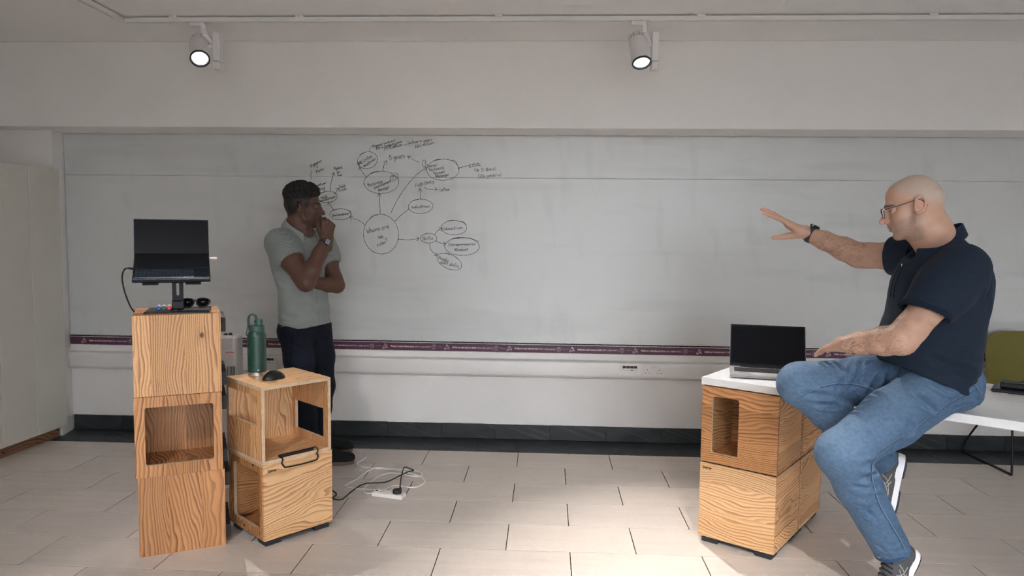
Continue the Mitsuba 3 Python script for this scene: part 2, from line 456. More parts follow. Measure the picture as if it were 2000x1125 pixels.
def socket(xc, zc, label):
    d = thing('power_socket', label, 'power socket')
    yf = WALL_Y - 0.064
    part(d, 'plate', plate(xc, zc, 0.146, 0.086), 'bsdf_white_gloss', smooth=30)
    for s in (-1, 1):
        part(d, 'rocker_switch', bx(xc + s * 0.011 - 0.006, xc + s * 0.011 + 0.006, yf - 0.005, yf, zc + 0.010, zc + 0.030, 0.0015), 'bsdf_white_plastic')
        cx = xc + s * 0.041
        part(d, 'pin_hole', cat(bx(cx - 0.002, cx + 0.002, yf - 0.0006, yf, zc - 0.001, zc + 0.008), bx(cx - 0.0145, cx - 0.0085, yf - 0.0006, yf, zc - 0.021, zc - 0.0165),
                                bx(cx + 0.0085, cx + 0.0145, yf - 0.0006, yf, zc - 0.021, zc - 0.0165)), 'bsdf_black_plastic')
        part(d, 'screw', lathe([(0, 0), (0.003, 0), (0.002, 0.001), (0, 0.001)], 10, frame(xc + s * 0.062, yf, zc, rx=math.pi / 2)), 'bsdf_steel')


data_plate(0.588, 0.527, 'white data outlet with a black port row mid-wall on the trunking')
socket(0.752, 0.525, 'white twin power socket mid-wall on the trunking, right of a data outlet')
data_plate(-1.975, 0.532, 'white data outlet on the trunking behind the green bottle')
socket(-1.80, 0.530, 'white twin power socket on the trunking between the green bottle and the standing man')

# ------------------------------------------------------------------ cupboard on the left
CB = thing('tall_cupboard', 'tall off-white cupboard with flat handleless doors at the left wall', 'cupboard')
CA, CBv = np.array([-3.360, 4.838]), np.array([-3.396, 4.252])       # two points of its front
cd = (CBv - CA) / np.linalg.norm(CBv - CA)
ca = math.atan2(-cd[0], -cd[1])                                         # its front leans a little off the wall's square
MC = np.eye(4)
MC[:3, 0], MC[:3, 1], MC[:3, 3] = [cd[0], cd[1], 0], [cd[1], -cd[0], 0], [CA[0], CA[1], 0]   # local x along the front to the viewer, y into the room
MC[:3, 1] = [-cd[1], cd[0], 0]
DW = 0.278
part(CB, 'carcass', moved(bx(0.006, 4 * DW + 0.3, -0.55, -0.02, 0.085, 1.862, 0.002), MC), 'bsdf_cupboard')
for i in range(5):
    part(CB, 'door', moved(bx(i * DW + 0.0015, (i + 1) * DW - 0.0015, -0.02, 0.0, 0.078, 1.866, 0.0015), MC), 'bsdf_cupboard')
mat('plinth_wood', wood((0.20, 0.10, 0.06), (0.15, 0.075, 0.04), (0.06, 0.025, 0.015), 3.0, 6.0), 0.5, spec=0.3)
pl = bx(0.03, 4 * DW + 0.3, -0.5, -0.045, 0.0, 0.084)
part(CB, 'plinth', moved(pl, MC), 'bsdf_plinth_wood', uv=np.c_[pl.vertices[:, 0], pl.vertices[:, 2]], label='dark wooden plinth')

# ------------------------------------------------------------------ ceiling track and spotlights
TRK = thing('lighting_track', 'white ceiling lighting track bent round the corner above the whiteboard', 'lighting track')
TY, TZ = 4.165, 2.656


def track_run(x0, y0, x1, y1, base):
    d = np.array([x1 - x0, y1 - y0])
    L = np.linalg.norm(d)
    m = frame(x0, y0, TZ, math.atan2(d[1], d[0]))
    poly = unary_union([sbox(-0.020, 0.0, -0.006, 0.022), sbox(0.006, 0.0, 0.020, 0.022), sbox(-0.020, 0.012, 0.020, 0.024)])
    e = trimesh.creation.extrude_polygon(poly, L, engine='earcut')
    e.apply_transform(m @ np.array([[0, 0, 1, 0], [1, 0, 0, 0], [0, 1, 0, 0], [0, 0, 0, 1.0]]))
    part(TRK, base, e, 'bsdf_white_plastic')


track_run(-2.41, TY, 3.9, TY, 'rail')
track_run(-2.475, TY - 0.07, -2.475, 0.4, 'rail')
track_run(3.9, TY - 0.07, 3.9, 0.4, 'rail')
part(TRK, 'corner_joint', cat(bx(-2.495, -2.40, TY - 0.02, TY + 0.02, TZ - 0.002, TZ + 0.02, 0.003), bx(-2.495, -2.455, TY - 0.10, TY + 0.02, TZ - 0.002, TZ + 0.02, 0.003)), 'bsdf_white_plastic')
part(TRK, 'joint_cover', bx(0.56, 0.62, TY - 0.021, TY + 0.021, TZ - 0.003, TZ + 0.02, 0.002), 'bsdf_white_plastic')
for x in (-2.17, -1.43, -0.29, 0.84, 2.1, 3.3):
    part(TRK, 'ceiling_clip', bx(x - 0.022, x + 0.022, TY - 0.026, TY + 0.024, TZ + 0.018, CEIL_Z, 0.002), 'bsdf_white_plastic')
mat('lamp_white', (0.72, 0.70, 0.69), 0.45, spec=0.4)
mat('lens_rim', (0.03, 0.03, 0.035), 0.3, spec=0.5)


def spotlight(x, y, aim, label, power=1.0, cut=30.0, group=None):
    """A cylinder spotlight hanging from the track; aim = direction of its beam."""
    s = thing('track_spotlight', label, 'spotlight', group)
    a = np.array(aim, float) / np.linalg.norm(aim)
    part(s, 'adapter', bx(x - 0.055, x + 0.03, y - 0.016, y + 0.016, TZ - 0.024, TZ - 0.0005, 0.003), 'bsdf_lamp_white')
    part(s, 'stem', lathe([(0, 0), (0.019, 0), (0.019, 0.05), (0, 0.05)], 20, frame(x + 0.02, y, TZ - 0.066)), 'bsdf_lamp_white', smooth=35)
    part(s, 'driver_box', cat(bx(x + 0.066, x + 0.106, y + 0.005, y + 0.065, TZ - 0.215, TZ - 0.052, 0.004), bx(x + 0.066, x + 0.106, y + 0.005, y + 0.065, TZ - 0.262, TZ - 0.218, 0.004)), 'bsdf_lamp_white')
    piv = np.array([x - 0.006, y, TZ - 0.15])
    part(s, 'bracket', tube(np.array([[x + 0.02, y, TZ - 0.06], [x + 0.040, y + 0.02, TZ - 0.085], [x + 0.060, y + 0.03, TZ - 0.12], [x + 0.03, y, TZ - 0.15]]), 0.016, 10), 'bsdf_lamp_white', smooth=35)
    zax = a
    xax = np.cross([0, 1.0, 0.2], zax)
    xax /= np.linalg.norm(xax)
    m = np.eye(4)
    m[:3, 0], m[:3, 1], m[:3, 2], m[:3, 3] = xax, np.cross(zax, xax), zax, piv
    R, L0, L1 = 0.054, -0.085, 0.10
    part(s, 'housing', lathe([(0, L0 + 0.03), (R - 0.004, L0 + 0.03), (R, L0 + 0.034), (R, L1), (R - 0.004, L1 + 0.001), (R - 0.006, L1 - 0.012), (0, L1 - 0.013)], 40, m), 'bsdf_lamp_white', smooth=35)
    fins = []
    for k in range(20):
        an = 2 * math.pi * k / 20
        fins.append(moved(bx(0.028, R - 0.002, -0.0022, 0.0022, L0, L0 + 0.032), m @ frame(rz=an)))
    part(s, 'cooling_fins', cat(lathe([(0, L0 + 0.004), (0.034, L0 + 0.004), (0.034, L0 + 0.031), (0, L0 + 0.031)], 24, m), *fins), 'bsdf_lamp_white')
    part(s, 'lens_ring', lathe([(0.040, L1 - 0.004), (0.0545, L1 - 0.004), (0.0545, L1 + 0.004), (0.047, L1 + 0.005), (0.040, L1 - 0.003)], 40, m), 'bsdf_lens_rim', smooth=35)
    lens = lathe([(0.046, L1 - 0.002), (0.030, L1 + 0.001), (0, L1 + 0.002)], 32, m)
    lk = part(s, 'lens', lens, 'bsdf_white_gloss', label='glowing lens')
    scene[lk]['emitter'] = {'type': 'area', 'radiance': rgb(14.0, 13.6, 13.4)}
    if lens.face_normals.mean(0) @ a < 0:
        lens.invert()
        scene[lk] = mikit.ply(lens, 'bsdf_white_gloss', emitter={'type': 'area', 'radiance': rgb(14.0, 13.6, 13.4)})
    o = piv + a * (L1 + 0.012)
    scene['beam_of_' + s] = {'type': 'spot', 'to_world': T().look_at(origin=o.tolist(), target=(o + a).tolist(), up=[0, 1, 0.1]),
                             'intensity': rgb(SPOT * power * 1.0, SPOT * power * 0.93, SPOT * power * 0.87), 'cutoff_angle': cut, 'beam_width': cut * 0.3}


track_run(-2.41, 0.33, 3.83, 0.33, 'rail')
spotlight(-2.02, TY, (0.32, -0.64, -0.70), 'white track spotlight aimed down to the right, left of the two over the whiteboard', power=0.8)
spotlight(0.51, TY, (0.10, -0.45, -0.89), 'white track spotlight aimed down towards the floor, right of the two over the whiteboard', power=1.7)
spotlight(-2.475, 2.45, (0.58, 0.38, -0.72), 'white track spotlight on the left arm of the ceiling track', power=1.0)
spotlight(0.66, 0.33, (0.05, 0.70, -0.72), 'white track spotlight on the rail behind the viewer, right of the middle', power=1.7, cut=19.0)
spotlight(-0.45, 0.33, (0.14, 0.73, -0.67), 'white track spotlight on the rail behind the viewer, left of the middle', power=1.7, cut=18.0)
spotlight(-1.60, 0.33, (-0.02, 0.83, -0.56), 'white track spotlight on the rail behind the viewer, at its left', power=0.9, cut=18.0)

# ------------------------------------------------------------------ handwriting on the whiteboard: single-stroke letters drawn as thin ribbons of ink
GL = {
 'a': [[(.75,.75),(.4,1),(.05,.5),(.3,0),(.65,.35),(.75,.9),(.72,.2),(.95,0)]], 'b': [[(.1,1.9),(.1,0)],[(.1,.6),(.5,1),(.8,.5),(.45,0),(.1,.2)]],
 'c': [[(.75,.85),(.4,1),(.08,.5),(.35,0),(.8,.2)]], 'd': [[(.72,.7),(.4,.95),(.05,.45),(.3,0),(.7,.4),(.8,1.9)],[(.8,1.9),(.76,.3),(.95,0)]],
 'e': [[(.08,.5),(.7,.6),(.5,1),(.12,.75),(.15,.2),(.5,0),(.85,.25)]], 'f': [[(.75,1.75),(.5,1.95),(.35,1.5),(.3,-.1)],[(.05,.9),(.7,1)]],
 'g': [[(.75,.8),(.4,1),(.08,.55),(.35,.1),(.7,.5),(.8,1)],[(.8,1),(.75,-.5),(.4,-.85),(.05,-.5)]], 'h': [[(.1,1.9),(.1,0)],[(.1,.5),(.45,1),(.7,.7),(.72,0)]],
 'i': [[(.2,1),(.2,.1),(.4,0)],[(.2,1.45),(.24,1.5)]], 'k': [[(.1,1.9),(.1,0)],[(.7,1),(.12,.45),(.75,0)]], 'l': [[(.15,1.9),(.15,.15),(.4,0)]],
 'm': [[(.05,1),(.08,0)],[(.08,.5),(.35,1),(.5,.7),(.5,0)],[(.5,.55),(.8,1),(.98,.7),(1,0)]], 'n': [[(.08,1),(.1,0)],[(.1,.5),(.5,1),(.72,.7),(.75,0)]],
 'o': [[(.45,1),(.08,.6),(.3,.02),(.75,.3),(.7,.85),(.4,1)]], 'p': [[(.1,1),(.08,-.85)],[(.1,.6),(.5,1),(.78,.55),(.45,.05),(.12,.25)]],
 'r': [[(.1,1),(.12,0)],[(.12,.55),(.35,.95),(.65,.95)]], 's': [[(.65,.9),(.3,1),(.15,.7),(.6,.35),(.5,0),(.08,.1)]], 't': [[(.35,1.6),(.33,.2),(.6,0)],[(.05,1.05),(.7,1.12)]],
 'u': [[(.08,1),(.12,.15),(.45,.05),(.7,.5),(.75,1)],[(.75,1),(.75,.1),(.92,0)]], 'v': [[(.05,1),(.4,0),(.75,1)]], 'w': [[(.05,1),(.25,0),(.5,.7),(.75,0),(1,1)]],
 'x': [[(.05,1),(.7,0)],[(.7,1),(.05,0)]], 'y': [[(.08,1),(.2,.35),(.55,.3),(.75,1)],[(.75,1),(.65,-.4),(.35,-.85),(.05,-.55)]],
 'A': [[(.05,0),(.45,1.8),(.9,0)],[(.2,.65),(.75,.65)]], 'B': [[(.1,0),(.12,1.8)],[(.12,1.8),(.75,1.6),(.6,1.05),(.15,.95)],[(.15,.95),(.9,.75),(.75,.1),(.1,0)]],
 'C': [[(.85,1.6),(.45,1.8),(.08,.9),(.4,0),(.9,.25)]], 'D': [[(.1,0),(.12,1.8)],[(.05,1.8),(.75,1.6),(.9,.8),(.5,.1),(.05,0)]], 'E': [[(.8,1.75),(.12,1.8),(.1,0),(.8,.05)],[(.1,.95),(.65,1)]],
 'F': [[(.8,1.8),(.12,1.75),(.1,0)],[(.1,.95),(.65,1)]], 'I': [[(.3,1.8),(.28,0)]], 'M': [[(.05,0),(.12,1.8),(.5,.5),(.95,1.8),(1.02,0)]], 'N': [[(.08,0),(.12,1.8),(.75,.1),(.82,1.85)]],
 'O': [[(.5,1.8),(.08,1.1),(.3,.05),(.85,.4),(.85,1.4),(.45,1.8)]], 'P': [[(.12,0),(.14,1.8)],[(.1,1.75),(.8,1.6),(.7,.95),(.15,.85)]], 'R': [[(.12,0),(.14,1.8)],[(.1,1.75),(.8,1.6),(.7,1.0),(.15,.9)],[(.35,.9),(.85,0)]],
 'S': [[(.8,1.6),(.4,1.8),(.15,1.35),(.75,.7),(.6,.05),(.08,.2)]], 'U': [[(.1,1.8),(.12,.3),(.5,0),(.8,.4),(.85,1.8)]], 'W': [[(.02,1.8),(.3,0),(.6,1.3),(.9,0),(1.2,1.8)]],
 '0': [[(.45,1.7),(.1,1),(.3,0),(.75,.5),(.7,1.5),(.45,1.7)]], '1': [[(.3,1.7),(.28,0)]], '2': [[(.1,1.35),(.4,1.7),(.7,1.3),(.1,0)],[(.1,0),(.8,.08)]], '4': [[(.5,1.7),(.08,.6)],[(.08,.6),(.85,.65)],[(.6,1.1),(.58,0)]],
 '5': [[(.75,1.7),(.2,1.7),(.15,1)],[(.15,1),(.6,1.05),(.7,.4),(.4,0),(.08,.15)]], '6': [[(.65,1.7),(.2,1.1),(.12,.4),(.4,0),(.72,.4),(.5,.8),(.15,.5)]], '9': [[(.7,1.3),(.4,1.65),(.1,1.2),(.4,.8),(.7,1.2)],[(.7,1.3),(.65,0)]],
 '£': [[(.8,1.5),(.5,1.75),(.3,1.3),(.35,.5),(.08,0)],[(.08,0),(.85,.05)],[(.05,.85),(.65,.9)]], '$': [[(.75,1.5),(.4,1.65),(.15,1.3),(.7,.7),(.55,.1),(.08,.25)],[(.45,1.95),(.4,-.2)]],
 '+': [[(.35,1.1),(.35,.2)],[(.02,.65),(.7,.68)]], '-': [[(.1,.7),(.55,.72)]], '(': [[(.4,1.9),(.1,.9),(.4,-.3)]], ')': [[(.1,1.9),(.4,.9),(.1,-.3)]], '?': [[(.1,1.4),(.4,1.8),(.7,1.4),(.35,.8),(.35,.5)],[(.35,.05),(.38,.1)]],
 '½': [[(.15,1.7),(.13,.9)],[(.05,.7),(.6,.85)],[(.3,.5),(.55,.5),(.3,0),(.65,.02)]], ' ': [],
}


def ribbon(pts, w):
    return LineString(pts).buffer(w / 2, quad_segs=3, join_style='round')


def handwriting(text, width, pen=0.0027):
    """The words as one 2D ink shape, baseline at the origin, stretched to the given width."""
    x, lines = 0.0, []
    for ch in text:
        adv = 0.5 if ch == ' ' else max(p[0] for s in GL[ch] for p in s) + 0.16
        jig = RNG.uniform(-0.06, 0.06, 2)
        for s in GL[ch]:
            q = smooth_path(s, 4) if len(s) > 2 else np.array(s, float)
            lines.append(q + [x + jig[0] * 0.5, jig[1]])
        x += adv
    k = width / x
    ky = float(np.clip(k * 0.85, 0.0085, 0.0118)) if len(text) > 1 else 0.013
    if text in ('Where are', 'we', 'now?', '15 years'):
        ky = 0.0185
    return unary_union([ribbon(q * [k, ky], pen) for q in lines])


TEXTS = [
    ('Olympics', -1.6650, 1.9060, 0.0926, 0.48),
    ('+', -1.6220, 1.9000, 0.0114, 0.27),
    ('Para', -1.6220, 1.8690, 0.0596, 0.40),
    ('Ripped', -1.4970, 1.8930, 0.0612, 0.20),
    ('for', -1.4760, 1.8660, 0.0221, 0.32),
    ('Sale', -1.4750, 1.8480, 0.0352, 0.11),
    ('Sold', -1.4600, 1.7660, 0.0464, 0.13),
    ('week per', -1.6250, 1.7760, 0.0774, 0.25),
    ('day', -1.6080, 1.7450, 0.0493, 0.31),
    ('tech', -1.5920, 1.6890, 0.0498, 0.18),
    ('manufacturer', -1.6000, 1.6660, 0.1221, 0.29),
    ('Own business', -1.5120, 1.5650, 0.1252, 0.14),
    ('Where are', -1.2630, 1.4480, 0.1654, 0.26),
    ('we', -1.1840, 1.4140, 0.0396, 0.18),
    ('now?', -1.1900, 1.3530, 0.0908, 0.47),
    ('Business', -1.2570, 1.7780, 0.1089, 0.27),
    ('Development', -1.2110, 1.7610, 0.1313, 0.40),
    ('Manager', -1.1810, 1.7430, 0.0848, 0.34),
    ('2', -1.0850, 1.8270, 0.0153, 0.20),
    ('15 years', -1.1080, 1.9620, 0.1154, 0.16),
    ('UME Coffee', -1.3250, 1.9220, 0.1194, 0.55),
    ('machines', -1.2830, 1.9100, 0.1007, 0.60),
    ('Biggest contract', -1.2200, 2.0480, 0.1662, 0.27),
    ('for a company ever', -1.1970, 2.0320, 0.1944, 0.28),
    ('£9-12 million', -1.1380, 2.0290, 0.1283, 0.26),
    ('Over 4 years', -0.9470, 2.0750, 0.1457, 0.15),
    ('£60 million', -0.9260, 2.0470, 0.1410, 0.21),
    ('1', -0.8650, 1.9320, 0.0091, 0.11),
    ('Senior', -0.8380, 1.9110, 0.0722, 0.18),
    ('National', -0.8250, 1.8850, 0.1090, 0.19),
    ('Account', -0.7950, 1.8630, 0.0853, 0.18),
    ('Manager', -0.7800, 1.8410, 0.0993, 0.16),
    ('£150k', -0.5480, 1.9150, 0.0868, 0.14),
    ('5 $mil', -0.4620, 1.8890, 0.1064, 0.08),
    ('(2½ years)', -0.4830, 1.8470, 0.1654, 0.07),
    ('F+B Only', -0.9230, 1.7740, 0.1393, 0.28),
    ('Coffee', -0.7540, 1.7480, 0.0723, 0.10),
    ('Industries', -0.9500, 1.6270, 0.1304, 0.08),
    ('Skills', -0.8730, 1.4070, 0.0784, 0.10),
    ('Ideation', -0.7240, 1.4780, 0.1364, 0.08),
    ('Entrepreneurial', -0.6870, 1.3680, 0.1933, 0.05),
    ('Mindset', -0.6440, 1.3310, 0.0973, 0.07),
    ('People', -0.7590, 1.2780, 0.0753, -0.30),
    ('soft skills', -0.7460, 1.2460, 0.1347, -0.20),
]
BUBBLES = [
    ('Tech manufacturer', -1.5450, 1.7030, 0.0686, 0.0372, 0.10, 30),
    ('Own business', -1.4550, 1.5820, 0.0760, 0.0372, 0.00, 30),
    ('Where are we now?', -1.1670, 1.4450, 0.1198, 0.1388, 0.00, 30),
    ('Business Development Manager', -1.1640, 1.8070, 0.1181, 0.0768, 0.05, 30),
    ('a small number 2', -1.0790, 1.8360, 0.0198, 0.0198, 0.00, 30),
    ('UME Coffee machines', -1.2600, 1.9600, 0.0686, 0.0570, 0.25, 30),
    ('a small number 1', -0.8600, 1.9410, 0.0151, 0.0222, 0.00, 30),
    ('Senior National Account Manager', -0.7310, 1.8980, 0.1112, 0.0712, -0.05, 30),
    ('Industries', -0.8870, 1.6430, 0.0872, 0.0472, 0.05, 30),
    ('Skills', -0.8280, 1.4210, 0.0578, 0.0320, 0.00, 30),
    ('Ideation', -0.6510, 1.4970, 0.0872, 0.0498, -0.05, 30),
    ('Entrepreneurial Mindset', -0.5940, 1.3660, 0.1175, 0.0623, -0.02, 30),
    ('People soft skills', -0.6830, 1.2590, 0.0908, 0.0489, -0.45, 30),
]
STROKES = [
    ([(-1.657, 1.885), (-1.663, 1.858), (-1.661, 1.827)], 0),
    ([(-1.525, 1.742), (-1.521, 1.785), (-1.51, 1.835), (-1.497, 1.874)], 1),
    ([(-1.494, 1.724), (-1.463, 1.768)], 1),
    ([(-1.46, 1.755), (-1.435, 1.758), (-1.412, 1.763)], 0),
    ([(-1.455, 1.745), (-1.431, 1.75), (-1.408, 1.758)], 0),
    ([(-1.501, 1.612), (-1.52, 1.637), (-1.541, 1.67)], 1),
    ([(-1.281, 1.511), (-1.323, 1.541), (-1.39, 1.563)], 1),
    ([(-1.17, 1.586), (-1.174, 1.656), (-1.177, 1.733)], 1),
    ([(-1.152, 1.888), (-1.144, 1.924), (-1.123, 1.959)], 1),
    ([(-1.264, 1.841), (-1.296, 1.877), (-1.314, 1.917)], 1),
    ([(-1.245, 2.017), (-1.241, 2.041), (-1.227, 2.058)], 0),
    ([(-1.402, 1.611), (-1.383, 1.603), (-1.377, 1.578)], 0),
    ([(-1.07, 1.875), (-1.047, 1.863), (-1.043, 1.828)], 0),
    ([(-1.001, 2.065), (-0.956, 2.083)], 1),
    ([(-0.894, 1.949), (-0.936, 1.965), (-0.977, 1.989)], 1),
    ([(-0.626, 1.907), (-0.588, 1.919), (-0.553, 1.928)], 0),
    ([(-0.508, 1.908), (-0.506, 1.894), (-0.477, 1.897)], 1),
    ([(-1.097, 1.592), (-1.035, 1.711), (-0.936, 1.841), (-0.844, 1.914)], 1),
    ([(-0.858, 1.774), (-0.829, 1.763), (-0.766, 1.762)], 1),
    ([(-0.884, 1.692), (-0.891, 1.769)], 1),
    ([(-0.968, 1.622), (-1.017, 1.584), (-1.069, 1.536)], 0),
    ([(-1.049, 1.412), (-0.963, 1.409), (-0.894, 1.42)], 1),
    ([(-0.787, 1.444), (-0.765, 1.473), (-0.729, 1.494)], 1),
    ([(-0.774, 1.404), (-0.756, 1.391), (-0.705, 1.382)], 1),
    ([(-0.821, 1.383), (-0.81, 1.337), (-0.765, 1.3)], 1),
    ([(-0.669, 1.963), (-0.642, 1.958), (-0.619, 1.91)], 0),
    ([(-0.622, 1.543), (-0.586, 1.539), (-0.563, 1.519)], 0),
    ([(-0.639, 1.421), (-0.55, 1.427), (-0.476, 1.403)], 0),
]


def on_board(poly):
    e = extrude(poly.simplify(0.00025), 0.0006, XZ)
    e.apply_translation((0, BOARD_Y, 0))
    return e


for s, x, z, w, a in TEXTS:
    p = affinity.translate(affinity.rotate(handwriting(s, max(w, 0.02)), math.degrees(a), origin=(0, 0)), x, z)
    part(WB, 'handwriting', on_board(p), 'bsdf_ink', label='handwritten ' + ('number ' if s in '12' else 'words ' if ' ' in s else 'word ' if len(s) > 1 else 'sign ') + s)
for s, x, z, rx, rz, a, ov in BUBBLES:
    t = np.radians(np.arange(100, 100 + 360 + ov, 6.0))
    wob = 1 + 0.025 * np.sin(2 * t + x * 9) + 0.00012 * np.degrees(t - t[0])
    q = np.stack([rx * np.cos(t) * wob, rz * np.sin(t) * wob], 1)
    p = affinity.translate(affinity.rotate(ribbon(q, 0.0029), math.degrees(a), origin=(0, 0)), x, z)
    part(WB, 'bubble', on_board(p), 'bsdf_ink', label='drawn bubble round ' + s)
for pts, head in STROKES:
    q = smooth_path(pts, 6)
    g = [ribbon(q, 0.0029)]
    if head:
        d = q[-1] - q[-2]
        d = d / np.linalg.norm(d)
        for s in (-1, 1):
            c, n = math.cos(2.55 * s), math.sin(2.55 * s)
            g.append(ribbon([q[-1], q[-1] + 0.026 * np.array([d[0] * c - d[1] * n, d[0] * n + d[1] * c])], 0.0029))
    part(WB, 'arrow' if head else 'line', on_board(unary_union(g)), 'bsdf_ink')

# ------------------------------------------------------------------ pine plywood boxes
def sheet(poly, t, m, grain, raw=True):
    """A plywood sheet: polygon (a, b) extruded by t, placed by m; grain 'a' or 'b' is the direction of the fibres. Returns mesh and uv."""
    e = trimesh.creation.extrude_polygon(poly, t, engine='earcut')
    v = np.array(e.vertices)[e.faces].reshape(-1, 3)
    n = np.repeat(e.face_normals, 3, 0)
    f = np.arange(len(v)).reshape(-1, 3)
    ou, ov = RNG.uniform(0, 9), RNG.uniform(0, 9)
    a, b = (v[:, 0], v[:, 1]) if grain == 'a' else (v[:, 1], v[:, 0])
    uv = np.stack([a + ou, b + ov], 1)
    side = np.abs(n[:, 2]) < 0.5
    if not raw:          # mitred outer edges show face veneer, only the cut-out shows the plies
        x0, y0, x1, y1 = poly.bounds
        c = v.reshape(-1, 3, 3).mean(1).repeat(3, 0)
        side &= (c[:, 0] > x0 + 1e-4) & (c[:, 0] < x1 - 1e-4) & (c[:, 1] > y0 + 1e-4) & (c[:, 1] < y1 - 1e-4)
    uv[side] = np.stack([v[:, 0] + v[:, 1] + ou, 100.0 + v[:, 2]], 1)[side]
    w = v @ m[:3, :3].T + m[:3, 3]
    if np.linalg.det(m[:3, :3]) < 0:
        f = f[:, ::-1]
    return (w, f), uv


def axes(ox, oy, oz, a, b, h):
    m = np.eye(4)
    m[:3, 0], m[:3, 1], m[:3, 2], m[:3, 3] = a, b, h, (ox, oy, oz)
    return m


S, PT = 0.358, 0.015


def pine_box(m, label, faces, category='wooden box', group=None, feet=None, h=0.36):
    """An open or windowed cube of plywood in its own frame (x right, y away, z up). faces: side -> (bsdf, grain, window or None) or None for open."""
    k = thing('pine_box', label, category, group)
    fr, bk = faces.get('front'), faces.get('back')
    y0, y1 = (PT if fr else 0.0), (S - PT if bk else S)
    e = 0.0004
    spec = {
        'front': (sbox(0, 0, S, h), axes(0, PT, 0, (1, 0, 0), (0, 0, 1), (0, -1, 0))),
        'back': (sbox(0, 0, S, h), axes(0, S, 0, (1, 0, 0), (0, 0, 1), (0, -1, 0))),
        'left': (sbox(y0 + e, PT + e, y1 - e, h - PT - e), axes(0, 0, 0, (0, 1, 0), (0, 0, 1), (1, 0, 0))),
        'right': (sbox(y0 + e, PT + e, y1 - e, h - PT - e), axes(S - PT, 0, 0, (0, 1, 0), (0, 0, 1), (1, 0, 0))),
        'top': (sbox(0, y0 + e, S, y1 - e), axes(0, 0, h - PT, (1, 0, 0), (0, 1, 0), (0, 0, 1))),
        'bottom': (sbox(0, y0 + e, S, y1 - e), axes(0, 0, 0, (1, 0, 0), (0, 1, 0), (0, 0, 1)))}
    for side, (poly, am) in spec.items():
        if not faces.get(side):
            continue
        bs, grain, win = faces[side]
        if win:
            poly = poly.difference(rrect(*win))
        mesh, uv = sheet(poly, PT, m @ am, grain, not fr)
        part(k, side + '_panel', mesh, bs, uv=uv)
    for f in feet or []:
        part(k, 'foot', moved(bx(*f, 0.002), m), 'bsdf_black_rubber')
    return k


def logo(k, m, x, z):
    t = meshkit.text_mesh('bene', 0.0135, 0.0006, bold=True)
    t.apply_transform(m @ frame(x, 0.0, z) @ XZ)
    part(k, 'burnt_lettering', t, 'bsdf_burnt', label='small dark lettering burnt into the wood')


mat('burnt', (0.03, 0.014, 0.008), 0.7, spec=0.1)
mat('pine_inner', wood((0.42, 0.25, 0.13), (0.35, 0.20, 0.095), (0.17, 0.075, 0.03), 3.2, 3.0), 0.5, spec=0.25)
RD, LT, PL, IN = 'bsdf_pine_red', 'bsdf_pine_light', 'bsdf_pine_pale', 'bsdf_pine_inner'
side_feet = [(S, S + 0.022, 0.03, 0.33, 0.272, 0.336), (S, S + 0.022, 0.03, 0.33, 0.024, 0.086)]
solid = lambda b, g: {s: (b, g, None) for s in ('front', 'back', 'left', 'right', 'top', 'bottom')}
L0 = dict(solid(RD, 'b'), top=(RD, 'a', None))
pine_box(frame(-1.790, 3.021, 0.0, 0.466), 'reddish pine box with a closed front, lowest of the three-box stack under the dark laptop', L0, feet=side_feet)
pine_box(frame(-1.795, 3.014, 0.3615, 0.470), 'pine box with a big square window, in the middle of the three-box stack',
         dict(L0, front=(RD, 'b', (0.042, 0.052, 0.322, 0.313, 0.010)), left=(RD, 'b', None)), feet=side_feet)
L2 = dict(L0, front=(LT, 'b', None), top=(RD, 'a', None))
pine_box(frame(-1.795, 3.019, 0.723, 0.470), 'pine box with a closed front carrying the laptop stand', L2, feet=side_feet)
# pair in the middle: the lower one on black feet, the upper one open to the front
ground_feet = [(0.012, 0.09, 0.012, 0.09, -0.03, 0), (S - 0.09, S - 0.012, 0.012, 0.09, -0.03, 0), (0.012, 0.09, S - 0.09, S - 0.012, -0.03, 0), (S - 0.09, S - 0.012, S - 0.09, S - 0.012, -0.03, 0),
               (0.012, S - 0.012, 0.012, S - 0.012, -0.012, -0.001)]
M_low = frame(-1.278, 3.154, 0.03, 0.847)
k = pine_box(M_low, 'pine box on black feet with a side window, below the open-fronted box',
             dict(solid(PL, 'a'), left=(RD, 'b', (0.045, 0.045, 0.305, 0.315, 0.02)), right=(RD, 'b', None), top=(PL, 'a', None), back=(RD, 'a', None), bottom=(RD, 'a', None)), feet=ground_feet)
logo(k, M_low, 0.020, 0.320)
for y, z in ((0.10, 0.338), (0.20, 0.022)):
    part(k, 'screw_cap', lathe([(0, 0), (0.006, 0), (0.005, 0.002), (0, 0.002)], 12, M_low @ frame(0, y, z, ry=-math.pi / 2)), 'bsdf_black_plastic')
M_open = frame(-1.281, 3.152, 0.39, 0.850)
k = pine_box(M_open, 'open-fronted pine box with side windows carrying the green bottle and the mouse',
             dict(back=(PL, 'b', None), left=(LT, 'b', (0.045, 0.172, 0.335, 0.312, 0.002)), right=(LT, 'b', (0.045, 0.052, 0.315, 0.20, 0.002)), top=(PL, 'a', None), bottom=(PL, 'a', None)))
